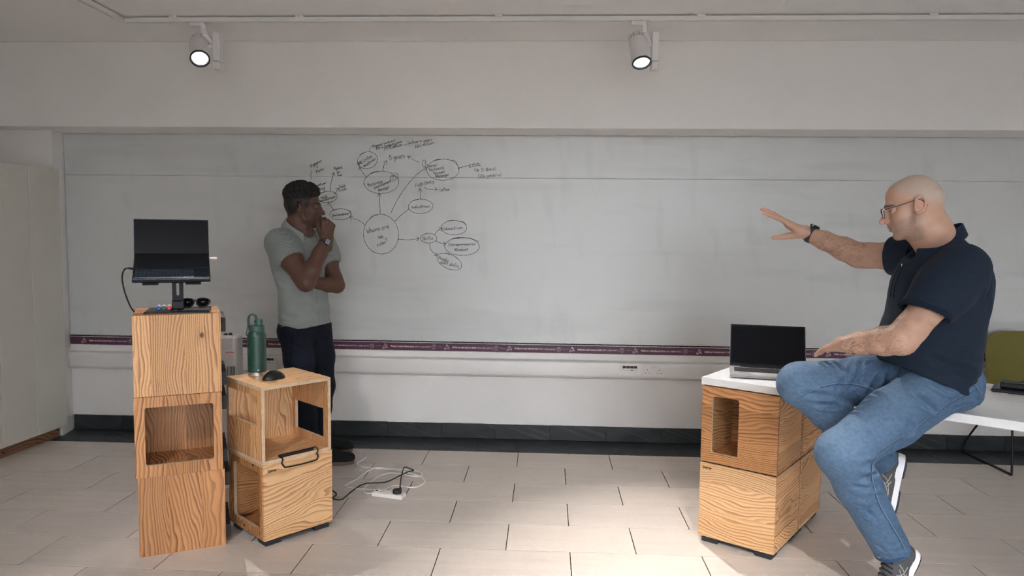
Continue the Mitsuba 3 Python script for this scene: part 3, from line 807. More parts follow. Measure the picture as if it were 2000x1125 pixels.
# black wire clip over the front edge of its floor
hm = M_open @ frame(0.03, 0.0, 0.0)
wire = [(0.062, 0.012, 0.018), (0.062, -0.006, 0.020), (0.066, -0.010, 0.008), (0.060, -0.010, -0.006), (0.070, -0.011, -0.022), (0.080, -0.011, -0.030), (0.150, -0.011, -0.033), (0.230, -0.011, -0.031),
        (0.246, -0.011, -0.024), (0.250, -0.010, -0.010), (0.243, -0.010, 0.002), (0.249, -0.010, 0.012), (0.246, -0.008, 0.026), (0.238, 0.000, 0.032), (0.230, 0.014, 0.022)]
w = trimesh.transformations.transform_points(smooth_path(wire, 5), hm)
part(k, 'wire_handle', tube(w, 0.0032, 8), 'bsdf_black_metal', smooth=40, label='black wire handle hooked over the front edge')
part(k, 'handle_bar', moved(bx(0.058, 0.236, 0.006, 0.022, 0.0155, 0.0275, 0.003), hm), 'bsdf_black_metal', label='black bar of the wire handle')

# four boxes under the left end of the white table: two deep, two high
RR = -0.623
for iy, iz in ((0, 0), (0, 1), (1, 0), (1, 1)):
    mm = frame(0.746 - math.sin(RR) * 0.3605 * iy, 3.392 + math.cos(RR) * 0.3605 * iy, 0.03 + 0.3645 * iz, RR)
    F = dict(solid(PL if iz == 0 else RD, 'a'), right=(LT, 'a', None), back=(RD, 'a', None), left=(LT, 'a', None))
    if (iy, iz) == (0, 1):
        F['front'] = (RD, 'a', (0.050, 0.045, 0.178, 0.315, 0.011))
    lab = {(0, 0): 'front lower pine box with a closed knotty front under the white table', (0, 1): 'front upper pine box with a narrow upright window under the white tabletop',
           (1, 0): 'rear lower pine box under the white table, behind the knotty one', (1, 1): 'rear upper pine box under the white tabletop, behind the windowed one'}[(iy, iz)]
    k = pine_box(mm, lab, F, feet=ground_feet if iz == 0 else [(0.006, S - 0.006, 0.006, S - 0.006, -0.0075, 0.0)], h=0.357)
    if (iy, iz) == (0, 0):
        logo(k, mm, 0.012, 0.328)

# ------------------------------------------------------------------ long white table: two boards side by side, its left end on the boxes
TA = -0.635
MT = frame(0.744, 3.411, 0.7555, TA)
TB = thing('white_table', 'long white table of two boards whose left end rests on pine boxes', 'table')
mat('table_white', (0.82, 0.82, 0.80), 0.3, spec=0.5)
TL2, TWD = 2.6, 0.378
for j in range(2):
    part(TB, 'tabletop', moved(bx(0, TL2, j * (TWD + 0.003), j * (TWD + 0.003) + TWD, 0, 0.036, 0.0018), MT), 'bsdf_table_white')
part(TB, 'spacer', moved(bx(0.01, 0.34, 0.02, 0.70, -0.0032, 0.0), MT), 'bsdf_black_rubber')
for x in (2.2, 2.5):
    for y in (0.05, 0.68):
        part(TB, 'leg', moved(bx(x, x + 0.04, y, y + 0.04, -0.754, 0.0, 0.003), MT), 'bsdf_black_metal')

# ------------------------------------------------------------------ things on the table
TOPZ = 0.7917
mat('laptop_grey', (0.27, 0.27, 0.28), 0.4, metal=0.15)
mat('laptop_bezel', (0.009, 0.010, 0.012), 0.4, spec=0.25)
mat('screen_off', (0.0040, 0.0048, 0.0075), 0.22, spec=0.16)
mat('key_black', (0.016, 0.017, 0.019), 0.5, spec=0.3)
mat('touchpad', (0.33, 0.33, 0.335), 0.35, metal=0.1)
ML = frame(0.872, 3.396, TOPZ, -0.235)
LP = thing('laptop', 'grey laptop open on the white table beside the knee of the seated man', 'laptop')
LW, LD = 0.358, 0.232
base = cat(moved(bx(0, LW, 0, LD, 0.003, 0.017, 0.003), ML))
part(LP, 'base', base, 'bsdf_laptop_grey')
part(LP, 'base_underside', moved(bx(0.008, LW - 0.008, 0.008, LD - 0.008, 0.0, 0.004), ML), 'bsdf_black_rubber')
part(LP, 'keyboard_well', moved(bx(0.022, LW - 0.022, 0.095, 0.205, 0.0166, 0.0172), ML), 'bsdf_laptop_bezel')
kd = mikit.ply(bx(0, 0.0165, 0, 0.0155, 0, 0.0014, 0.0007), 'bsdf_key_black')
KB = part(LP, 'keyboard', moved(bx(0.024, LW - 0.024, 0.097, 0.203, 0.0170, 0.0174), ML), 'bsdf_laptop_bezel')
for r in range(6):
    for c in range(16):
        scene[fresh(KB + '__key')] = {**kd, 'to_world': T((ML @ frame(0.026 + c * 0.0192, 0.0985 + r * 0.0174, 0.0173)).tolist())}
part(LP, 'touchpad', moved(bx(0.095, 0.225, 0.012, 0.088, 0.0168, 0.0175, 0.0003), ML), 'bsdf_touchpad')
part(LP, 'sticker', moved(bx(0.024, 0.042, 0.074, 0.084, 0.0168, 0.0174), ML), 'bsdf_white_gloss')
MLid = ML @ frame(0, LD - 0.006, 0.018, 0, -0.47)
lid = moved(bx(0, LW, 0, 0.007, 0.0, 0.226, 0.002), MLid)
LID = part(LP, 'lid', lid, 'bsdf_laptop_grey')
part(LID, 'bezel', moved(bx(0.002, LW - 0.002, -0.0008, 0.0, 0.004, 0.224), MLid), 'bsdf_laptop_bezel')
part(LID, 'screen', moved(bx(0.007, LW - 0.007, -0.0014, -0.0006, 0.018, 0.217), MLid), 'bsdf_screen_off', label='dark switched-off screen')
part(LP, 'hinge', moved(bx(0.05, LW - 0.05, -0.004, 0.006, -0.004, 0.004, 0.002), MLid), 'bsdf_laptop_bezel')

# two black devices and a cable at the right end of the table
D = thing('tablet', 'flat black tablet lying on the white table under a small black device', 'tablet')
MD = frame(1.953, 3.205, TOPZ, -0.62)
part(D, 'body', moved(bx(0, 0.26, 0, 0.16, 0.0, 0.014, 0.004), MD), 'bsdf_black_plastic')
part(D, 'screen', moved(bx(0.008, 0.252, 0.008, 0.152, 0.0135, 0.0145), MD), 'bsdf_screen_off')
D2 = thing('hard_drive', 'small black device with a silver pen clip lying on the black tablet', 'hard drive')
M2 = MD @ frame(0.028, 0.045, 0.0148)
part(D2, 'body', moved(bx(0, 0.15, 0, 0.085, 0.0, 0.024, 0.005), M2), 'bsdf_black_plastic')
part(D2, 'top_cover', moved(bx(0.075, 0.146, 0.008, 0.077, 0.0238, 0.031, 0.003), M2), 'bsdf_black_rubber')
part(D2, 'pen_clip', tube(trimesh.transformations.transform_points([(0.07, 0.004, 0.0265), (0.10, 0.002, 0.0285), (0.146, 0.003, 0.028)], M2), 0.0022, 8), 'bsdf_chrome', smooth=40)
CBL = thing('white_cable', 'short white cable leaving the small black device on the table', 'cable')
part(CBL, 'cord', tube(smooth_path(trimesh.transformations.transform_points([(0.152, 0.03, 0.012), (0.19, 0.03, 0.010), (0.25, 0.05, 0.006), (0.34, 0.02, -0.0115), (0.45, 0.06, -0.0115)], M2), 5), 0.0028, 8), 'bsdf_white_plastic', smooth=40)
PC = thing('phone_case', 'black folded case standing on the table behind the seated man', 'case')
MP = frame(1.80, 3.28, TOPZ, -0.62)
part(PC, 'cover', moved(bx(0, 0.085, 0, 0.012, 0.0, 0.075, 0.003), MP), 'bsdf_black_plastic')
part(PC, 'flap', moved(bx(0, 0.085, 0, 0.008, 0.0, 0.072, 0.002), MP @ frame(0, 0.04, 0, 0, 0.32)), 'bsdf_black_plastic')

# ------------------------------------------------------------------ olive chair against the wall
CH = thing('olive_chair', 'olive green shell chair on a black wire sled base by the back wall', 'chair')
mat('olive_shell', (0.135, 0.118, 0.026), 0.5, spec=0.35)
prof_c = [(0.0, 0.845, 0.215), (0.012, 0.80, 0.232), (0.03, 0.70, 0.240), (0.045, 0.60, 0.238), (0.058, 0.53, 0.232), (0.085, 0.475, 0.230), (0.13, 0.452, 0.232), (0.22, 0.445, 0.236), (0.33, 0.452, 0.236), (0.42, 0.462, 0.228), (0.455, 0.452, 0.21)]
pc = smooth_path(prof_c, 4)
nU = 25
V = []
for y, z, hw in pc:
    for i in range(nU):
        t = -1 + 2 * i / (nU - 1)
        back = 1 - min(max((y - 0.05) / 0.1, 0), 1)
        bow = 0.055 * back * (1 - abs(t) ** 2.2) - 0.055 * back
        lip = (0.012 * (1 - back)) * abs(t) ** 3
        top = -0.035 * max(0, abs(t) - 0.45) ** 2 / 0.3 * max(0, 1 - (0.845 - z) / 0.12)
        V.append((t * hw, -y + bow * 1.0, z + lip + top))
V = np.array(V)
n = len(pc)
q = np.array([[i * nU + j, i * nU + j + 1, (i + 1) * nU + j + 1, (i + 1) * nU + j] for i in range(n - 1) for j in range(nU - 1)])


def shell(V, q, t):
    """Thicken a quad sheet along its vertex normals."""
    m = trimesh.Trimesh(V, np.vstack([q[:, [0, 1, 2]], q[:, [0, 2, 3]]]), process=False)
    nrm = m.vertex_normals
    V2 = V - nrm * t
    f = list(map(tuple, m.faces)) + [tuple(x + len(V) for x in r[::-1]) for r in m.faces]
    edges = m.edges[trimesh.grouping.group_rows(m.edges_sorted, require_count=1)]
    for a, b in edges:
        f += [(b, a, a + len(V)), (b, a + len(V), b + len(V))]
    return trimesh.Trimesh(np.vstack([V, V2]), np.array(f), process=False)


MCh = frame(3.135, 4.93, 0, 0.03)
part(CH, 'seat_shell', moved(shell(V, q, 0.009), MCh), 'bsdf_olive_shell', smooth=50)
for s in (-1, 1):
    rail = [(s * 0.16, -0.16, 0.438), (s * 0.19, -0.145, 0.40), (s * 0.255, 0.03, 0.10), (s * 0.262, 0.045, 0.02), (s * 0.262, 0.03, 0.0075), (s * 0.258, -0.35, 0.0075), (s * 0.255, -0.40, 0.0075), (s * 0.252, -0.425, 0.03), (s * 0.225, -0.36, 0.36), (s * 0.20, -0.33, 0.432), (s * 0.15, -0.32, 0.440)]
    part(CH, 'sled_leg', tube(trimesh.transformations.transform_points(smooth_path(rail, 6), MCh), 0.0065, 10), 'bsdf_black_metal', smooth=40)
part(CH, 'cross_bar', cat(tube(trimesh.transformations.transform_points([(-0.16, -0.16, 0.438), (0.16, -0.16, 0.438)], MCh), 0.0065, 8), tube(trimesh.transformations.transform_points([(-0.16, -0.32, 0.440), (0.16, -0.32, 0.440)], MCh), 0.0065, 8)), 'bsdf_black_metal', smooth=40)

# ------------------------------------------------------------------ laptop stand and dual-screen laptop on the tall stack
STD = thing('laptop_stand', 'black metal laptop stand on top of the three-box stack', 'laptop stand')
Z0 = 1.083
MS = frame(-1.745, 3.268, Z0, 0.469)
part(STD, 'base_plate', moved(extrude(rrect(-0.135, -0.125, 0.135, 0.125, 0.012), 0.005), frame(-1.712, 3.262, Z0, 0.40)), 'bsdf_black_metal')
col = rrect(-0.024, 0.0, 0.024, 0.16, 0.002).difference(rrect(-0.006, 0.065, 0.006, 0.125, 0.006))
part(STD, 'column', moved(extrude(col, 0.010, XZ), MS @ frame(0.024, 0.02, 0.004, 0, 0.08)), 'bsdf_black_metal')
part(STD, 'column_foot', moved(bx(-0.026, 0.026, -0.01, 0.05, 0.004, 0.045, 0.004), MS @ frame(0.024, 0.01, 0)), 'bsdf_black_metal')
TILT = 0.44
MB = frame(-1.6885, 3.163, 1.2285, 0.469) @ frame(0, 0, 0, 0, TILT)     # front edge centre of the laptop base
part(STD, 'tray', moved(bx(-0.125, 0.125, 0.01, 0.21, -0.016, -0.0095, 0.002), MB), 'bsdf_black_metal')
for x in (-0.12, 0.055):
    part(STD, 'front_lip', moved(bx(x, x + 0.065, -0.006, 0.02, -0.018, -0.010, 0.002), MB), 'bsdf_black_metal')
DL = thing('dual_screen_laptop', 'dark laptop with a second screen above its keyboard, raised on the black stand', 'laptop')
mat('laptop_navy', (0.012, 0.019, 0.028), 0.6, spec=0.14)
mat('key_navy', (0.022, 0.034, 0.048), 0.5, spec=0.35)
mat('screen_second', (0.008, 0.009, 0.012), 0.4, spec=0.2)
W2 = 0.322
part(DL, 'base', moved(bx(-W2 / 2, W2 / 2, 0, 0.215, -0.009, 0.006, 0.003), MB), 'bsdf_laptop_navy')
KB = part(DL, 'keyboard', moved(bx(-W2 / 2 + 0.004, W2 / 2 - 0.004, 0.008, 0.104, 0.006, 0.0066), MB), 'bsdf_laptop_navy')
kd = mikit.ply(bx(0, 0.0138, 0, 0.0148, 0, 0.0016, 0.0007), 'bsdf_key_navy')
for r in range(5):
    for c in range(15):
        scene[fresh(KB + '__key')] = {**kd, 'to_world': T((MB @ frame(-W2 / 2 + 0.010 + c * 0.0163, 0.014 + r * 0.0178, 0.0064)).tolist())}
part(DL, 'number_pad', moved(bx(W2 / 2 - 0.060, W2 / 2 - 0.010, 0.014, 0.100, 0.0064, 0.0072), MB), 'bsdf_laptop_navy')
MS2 = MB @ frame(0, 0.104, 0.006, 0, 0.16)
part(DL, 'second_screen', moved(bx(-W2 / 2 + 0.002, W2 / 2 - 0.002, 0.002, 0.118, 0.0, 0.004, 0.001), MS2), 'bsdf_screen_second', label='dark strip-shaped second screen')
MLd = frame(-1.778, 3.339, 1.3195, 0.469) @ frame(0, 0, 0, 0, -0.16)
LID = part(DL, 'lid', moved(bx(-W2 / 2, W2 / 2, 0, 0.007, -0.002, 0.192, 0.002), MLd), 'bsdf_laptop_navy')
part(LID, 'screen', moved(bx(-W2 / 2 + 0.004, W2 / 2 - 0.004, -0.0008, 0.001, 0.003, 0.188), MLd), 'bsdf_screen_off', label='dark switched-off screen')
part(LID, 'webcam', moved(bx(-0.004, 0.004, -0.0012, 0.0, 0.1885, 0.1905), MLd), 'bsdf_laptop_bezel')
US = thing('usb_stick', 'small pale USB stick in the right side of the raised laptop', 'USB stick')
part(US, 'plug', moved(bx(W2 / 2 + 0.0005, W2 / 2 + 0.006, 0.158, 0.168, 0.000, 0.005), MB @ frame(0, 0.012, 0.022)), 'bsdf_chrome')
part(US, 'body', moved(bx(W2 / 2 + 0.006, W2 / 2 + 0.034, 0.154, 0.172, -0.002, 0.006, 0.002), MB @ frame(0, 0.012, 0.022)), mat('usb_body', (0.62, 0.52, 0.50), 0.4))
PCB = thing('laptop_cable', 'black charging cable hanging in a loop left of the raised laptop', 'cable')
loop = [(-1.882, 3.192, 1.278), (-1.900, 3.190, 1.282), (-1.930, 3.20, 1.275), (-1.948, 3.21, 1.235), (-1.950, 3.23, 1.17), (-1.950, 3.27, 1.10), (-1.960, 3.33, 1.055), (-1.965, 3.42, 0.95), (-1.93, 3.46, 0.75), (-1.90, 3.48, 0.4), (-1.85, 3.5, 0.1), (-1.78, 3.52, 0.006), (-1.6, 3.6, 0.006), (-1.45, 3.68, 0.006)]
part(PCB, 'cord', tube(smooth_path(loop, 8), 0.0034, 8), 'bsdf_black_rubber', smooth=40)
part(PCB, 'plug', tube(np.array([(-1.868, 3.194, 1.277), (-1.882, 3.192, 1.279), (-1.902, 3.190, 1.282)]), [0.0045, 0.0055, 0.0045], 10), 'bsdf_black_plastic', smooth=40)

# three marker pens lying with their caps to the viewer
for i, (nm, colr, x, y) in enumerate((('blue', (0.02, 0.06, 0.45), -1.7780, 3.2060), ('green', (0.01, 0.07, 0.03), -1.7585, 3.2160), ('red', (0.55, 0.03, 0.06), -1.7390, 3.2260))):
    k = thing('marker_pen', 'whiteboard marker with a %s cap beside the laptop stand' % nm, 'marker pen')
    mm = frame(x, y, Z0 + 0.0143, 0.48, -math.pi / 2)
    part(k, 'barrel', lathe([(0, 0.028), (0.0075, 0.028), (0.0082, 0.034), (0.0082, 0.100), (0.0065, 0.106), (0, 0.107)], 16, mm), 'bsdf_white_plastic', smooth=35)
    part(k, 'cap', lathe([(0, 0.0), (0.0072, 0.0), (0.0086, 0.003), (0.0091, 0.030), (0.0086, 0.034), (0, 0.034)], 16, mm), mat('cap_' + nm, colr, 0.35, spec=0.5), smooth=35)
    part(k, 'cap_end', lathe([(0, -0.0006), (0.0045, -0.0006), (0.0045, 0.001), (0, 0.001)], 14, mm), 'bsdf_cap_' + nm)

# sunglasses lying behind the stand
SG = thing('sunglasses', 'black sunglasses lying on the box top beside the laptop stand', 'sunglasses')
mat('lens_dark', (0.006, 0.006, 0.007), 0.12, spec=0.5)
MG = frame(-1.688, 3.372, Z0 + 0.0055, 0.47)
for s in (-1, 1):
    pts = [(s * (0.034 + 0.029 * math.cos(t)) , -0.006 * abs(math.cos(t)), 0.024 + 0.022 * math.sin(t) + 0.003 * math.cos(2 * t)) for t in np.linspace(0, 2 * math.pi, 25)[:-1]]
    part(SG, 'rim', tube(trimesh.transformations.transform_points(pts, MG), 0.0032, 8, closed=True), 'bsdf_black_plastic', smooth=40)
    cen = np.mean(pts, 0) + [0, -0.004, 0]
    fan = trimesh.Trimesh(np.vstack([trimesh.transformations.transform_points(pts, MG), trimesh.transformations.transform_points([cen], MG), trimesh.transformations.transform_points([cen + [0, 0.003, 0]], MG)]),
                          [[i, (i + 1) % 24, 24] for i in range(24)] + [[(i + 1) % 24, i, 25] for i in range(24)], process=False)
    part(SG, 'lens', fan, 'bsdf_lens_dark', smooth=True)
    part(SG, 'temple', tube(trimesh.transformations.transform_points(smooth_path([(s * 0.063, -0.002, 0.032), (s * 0.067, 0.03, 0.028), (s * 0.066, 0.09, 0.012), (s * 0.062, 0.13, 0.004)], 5), MG), 0.0032, 8), 'bsdf_black_plastic', smooth=40)
part(SG, 'bridge', tube(trimesh.transformations.transform_points([(-0.007, 0, 0.031), (0, -0.001, 0.034), (0.007, 0, 0.031)], MG), 0.003, 8), 'bsdf_black_plastic', smooth=40)

# ------------------------------------------------------------------ bottle and mouse on the open box
BZ = 0.7505
BT = thing('drinking_bottle', 'dark green insulated drinking bottle standing on the open pine box', 'bottle')
mat('bottle_green', proc(lambda p, n, uv: mix(mi.Color3f(0.013, 0.048, 0.035), mi.Color3f(0.26, 0.30, 0.28), smoothstep(0.80, 0.90, noise(p.x * 130, p.y * 130, p.z * 60)) * smoothstep(0.50, 0.75, noise(p.x * 20, p.y * 20, p.z * 14)))), 0.35, spec=0.5)
mat('bottle_lid', (0.030, 0.074, 0.059), 0.45, spec=0.4)
mb = frame(-1.412, 3.428, BZ)
part(BT, 'base_ring', lathe([(0, 0), (0.040, 0), (0.0425, 0.003), (0.0428, 0.020), (0.0420, 0.021), (0, 0.021)], 40, mb), 'bsdf_steel', smooth=35)
part(BT, 'body', lathe([(0, 0.0205), (0.0435, 0.0205), (0.0437, 0.195), (0.0425, 0.205), (0.037, 0.214), (0.036, 0.219), (0, 0.219)], 48, mb), 'bsdf_bottle_green', smooth=35)
part(BT, 'collar', lathe([(0, 0.219), (0.0355, 0.219), (0.0365, 0.2215), (0.0372, 0.226), (0.0372, 0.243), (0.035, 0.2475), (0.030, 0.249), (0, 0.250)], 40, mb), 'bsdf_bottle_lid', smooth=35)
part(BT, 'spout', lathe([(0, 0.0), (0.019, 0.0), (0.0195, 0.002), (0.0185, 0.005), (0.0185, 0.021), (0.0175, 0.023), (0.017, 0.029), (0.015, 0.030), (0, 0.027)], 28, mb @ frame(0.012, 0.0, 0.249)), 'bsdf_bottle_lid', smooth=35)
hp = smooth_path([(-0.034, 0, 0.235), (-0.037, 0, 0.262), (-0.034, 0, 0.288), (-0.022, 0, 0.299), (-0.008, 0, 0.293), (0.000, 0, 0.276), (0.004, 0, 0.258)], 6)
hw = trimesh.transformations.transform_points(np.vstack([hp + [0, 0.009, 0], hp[::-1] * 0 + hp[::-1] + [0, -0.009, 0]]), mb)
nh = len(hp)
strip = [[i, i + 1, 2 * nh - 2 - i, 2 * nh - 1 - i] for i in range(nh - 1)]
part(BT, 'carry_loop', shell(hw, np.array(strip), 0.005), 'bsdf_bottle_lid', smooth=40)
part(BT, 'lid_strap', tube(trimesh.transformations.transform_points(smooth_path([(-0.036, -0.008, 0.252), (-0.040, -0.01, 0.24), (-0.043, -0.012, 0.222), (-0.047, -0.012, 0.205), (-0.045, -0.01, 0.197), (-0.041, -0.008, 0.200)], 5), mb), 0.0025, 8), 'bsdf_bottle_lid', smooth=40)
part(BT, 'pivot', lathe([(0, 0), (0.004, 0), (0.004, 0.022), (0, 0.022)], 12, mb @ frame(-0.004, 0.011, 0.268, rx=math.pi / 2)), 'bsdf_black_plastic', smooth=35)
MO = thing('computer_mouse', 'black wireless mouse on top of the open pine box in front of the bottle', 'mouse')
mm = frame(-1.300, 3.352, BZ, 0.95)
ico = trimesh.creation.icosphere(4)
v = np.array(ico.vertices)
zz = np.where(v[:, 2] > 0, v[:, 2] * (0.036 + 0.006 * np.exp(-((v[:, 0] + 0.2) / 0.5) ** 2)), 0) + 0.0005
mv = np.stack([v[:, 0] * 0.058, v[:, 1] * 0.034 * (1 - 0.12 * np.exp(-((v[:, 0] - 0.1) / 0.3) ** 2)), zz], 1)
ico.vertices = mv
part(MO, 'shell', moved(ico, mm), 'bsdf_black_plastic', smooth=True)
part(MO, 'scroll_wheel', lathe([(0, -0.003), (0.007, -0.003), (0.008, 0), (0.007, 0.003), (0, 0.003)], 18, mm @ frame(0.036, 0, 0.027, rx=math.pi / 2)), 'bsdf_chrome', smooth=35)
part(MO, 'button_seam', tube(trimesh.transformations.transform_points([(0.01, 0, 0.0428), (0.022, 0, 0.0395), (0.030, 0, 0.035)], mm), 0.0008, 6), 'bsdf_black_rubber')

# ------------------------------------------------------------------ tower fan between the stacks
FN = thing('tower_fan', 'slim pale grey tower fan standing behind the pine boxes, left of the bottle', 'fan')
mat('fan_body', (0.50, 0.49, 0.49), 0.4, spec=0.4)
mf = frame(-1.893, 4.2, 0.0, 0.10)
part(FN, 'base', moved(extrude(rrect(-0.10, -0.10, 0.10, 0.10, 0.05), 0.025), mf), 'bsdf_fan_body')
bodyp = rrect(-0.062, -0.062, 0.062, 0.062, 0.030)
part(FN, 'housing', moved(extrude(bodyp, 0.795, frame(z=0.025)), mf), 'bsdf_fan_body', smooth=35)
part(FN, 'top_cap', moved(cat(extrude(bodyp.buffer(-0.004), 0.012, frame(z=0.82)), extrude(bodyp.buffer(-0.012), 0.004, frame(z=0.832))), mf), 'bsdf_white_plastic', smooth=35)
part(FN, 'control_dial', cat(*[lathe([(0, 0), (r, 0), (r * 0.85, 0.008), (0, 0.008)], 16, mf @ frame(x, y, 0.836)) for x, y, r in ((-0.02, -0.015, 0.013), (0.012, -0.02, 0.010), (-0.002, 0.015, 0.010))]), 'bsdf_black_rubber', smooth=35, label='dark control knobs')
part(FN, 'grille_recess', moved(bx(-0.004, 0.050, -0.0628, -0.060, 0.06, 0.655), mf), 'bsdf_black_plastic')
for i in range(7):
    part(FN, 'grille_bar', moved(bx(-0.003 + i * 0.0083, 0.0005 + i * 0.0083, -0.0655, -0.0615, 0.06, 0.655), mf), 'bsdf_fan_body')
for z in (0.20, 0.38, 0.56, 0.655):
    part(FN, 'grille_rail', moved(bx(-0.004, 0.050, -0.0662, -0.0625, z, z + 0.006), mf), 'bsdf_fan_body')
part(FN, 'red_mark', moved(bx(-0.004, 0.042, -0.0627, -0.061, 0.735, 0.741), mf), mat('red_print', (0.45, 0.10, 0.10), 0.5))

# ------------------------------------------------------------------ extension lead and cables on the floor
EX = thing('power_strip', 'white power strip lying on the tiles with a black plug in it', 'power strip')
pa, pb = np.array([-0.925, 3.845]), np.array([-0.765, 3.800])
ang = math.atan2(pb[1] - pa[1], pb[0] - pa[0])
mx = frame(-0.947, 3.835, 0.0, ang)
EL = 0.185
part(EX, 'case', moved(cat(bx(0, EL, 0, 0.058, 0.002, 0.026, 0.003), bx(0.006, EL - 0.006, 0.006, 0.052, 0.025, 0.029, 0.002)), mx), 'bsdf_white_gloss')
for i in range(2):
    c = 0.055 + i * 0.078
    if i == 0:
        part(EX, 'pin_hole', moved(cat(bx(c - 0.002, c + 0.002, 0.036, 0.044, 0.0285, 0.0296), bx(c - 0.014, c - 0.008, 0.016, 0.020, 0.0285, 0.0296), bx(c + 0.008, c + 0.014, 0.016, 0.020, 0.0285, 0.0296)), mx), 'bsdf_black_plastic')
part(EX, 'switch', moved(bx(0.013, 0.024, 0.020, 0.036, 0.028, 0.031, 0.001), mx), 'bsdf_black_plastic')
lead = [(-0.947 + 0.002, 3.862, 0.012), (-0.985, 3.872, 0.005), (-1.015, 3.93, 0.004), (-1.015, 4.004, 0.004), (-0.988, 4.132, 0.005), (-0.93, 4.203, 0.010), (-0.86, 4.19, 0.012), (-0.774, 4.171, 0.005), (-0.729, 4.197, 0.004), (-0.76, 4.255, 0.006),
        (-0.84, 4.285, 0.006), (-0.948, 4.29, 0.008), (-1.028, 4.301, 0.008), (-1.075, 4.22, 0.005), (-1.101, 4.095, 0.004), (-1.137, 3.981, 0.004), (-1.08, 3.946, 0.004), (-0.99, 3.925, 0.008), (-0.90, 3.93, 0.006), (-0.855, 4.005, 0.005),
        (-0.74, 3.986, 0.005), (-0.693, 4.071, 0.004), (-0.727, 4.153, 0.009), (-0.81, 4.20, 0.014), (-0.92, 4.262, 0.012), (-1.048, 4.277, 0.012), (-1.144, 4.331, 0.004), (-1.172, 4.38, 0.004), (-1.165, 4.44, 0.004), (-1.150, 4.52, 0.004), (-1.19, 4.60, 0.004), (-1.27, 4.643, 0.004), (-1.337, 4.665, 0.004),
        (-1.45, 4.66, 0.004), (-1.56, 4.72, 0.004), (-1.60, 4.85, 0.02), (-1.62, 4.93, 0.16), (-1.68, 4.957, 0.36), (-1.74, 4.948, 0.50), (-1.757, 4.948, 0.535)]
part(EX, 'lead', tube(smooth_path(lead, 6), 0.004, 8), 'bsdf_white_gloss', smooth=40, label='white looped lead')
BK = thing('black_power_cable', 'black power cable with a moulded plug in the white power strip', 'cable')
pc_ = np.array((mx @ np.array([0.143, 0.029, 0.0, 1.0]))[:3])
part(BK, 'plug', cat(lathe([(0, 0.0298), (0.024, 0.0298), (0.025, 0.033), (0.0245, 0.046), (0.022, 0.050), (0, 0.050)], 20, frame(pc_[0], pc_[1], 0)), bx(pc_[0] + 0.008, pc_[0] + 0.024, pc_[1] - 0.008, pc_[1] + 0.008, 0.034, 0.060, 0.004)), 'bsdf_black_rubber', smooth=35)
blk = [(pc_[0] + 0.016, pc_[1], 0.058), (pc_[0] + 0.018, pc_[1] + 0.004, 0.09), (pc_[0] + 0.014, pc_[1] + 0.06, 0.115), (-0.812, 4.08, 0.09), (-0.80, 4.19, 0.045), (-0.788, 4.240, 0.018), (-0.815, 4.215, 0.018), (-0.85, 4.135, 0.020), (-0.915, 4.03, 0.015), (-1.029, 4.003, 0.012), (-1.075, 3.894, 0.004), (-1.096, 3.775, 0.004), (-1.151, 3.787, 0.004), (-1.145, 3.838, 0.004), (-1.166, 3.88, 0.004), (-1.22, 3.92, 0.004), (-1.33, 3.90, 0.004), (-1.445, 3.69, 0.006)]
part(BK, 'cord', tube(smooth_path(blk, 6), 0.0036, 8), 'bsdf_black_rubber', smooth=40)

# ------------------------------------------------------------------ figures: smooth distance fields turned into one continuous skin
from scipy.spatial import cKDTree
from scipy.sparse import coo_matrix
F32 = np.float32


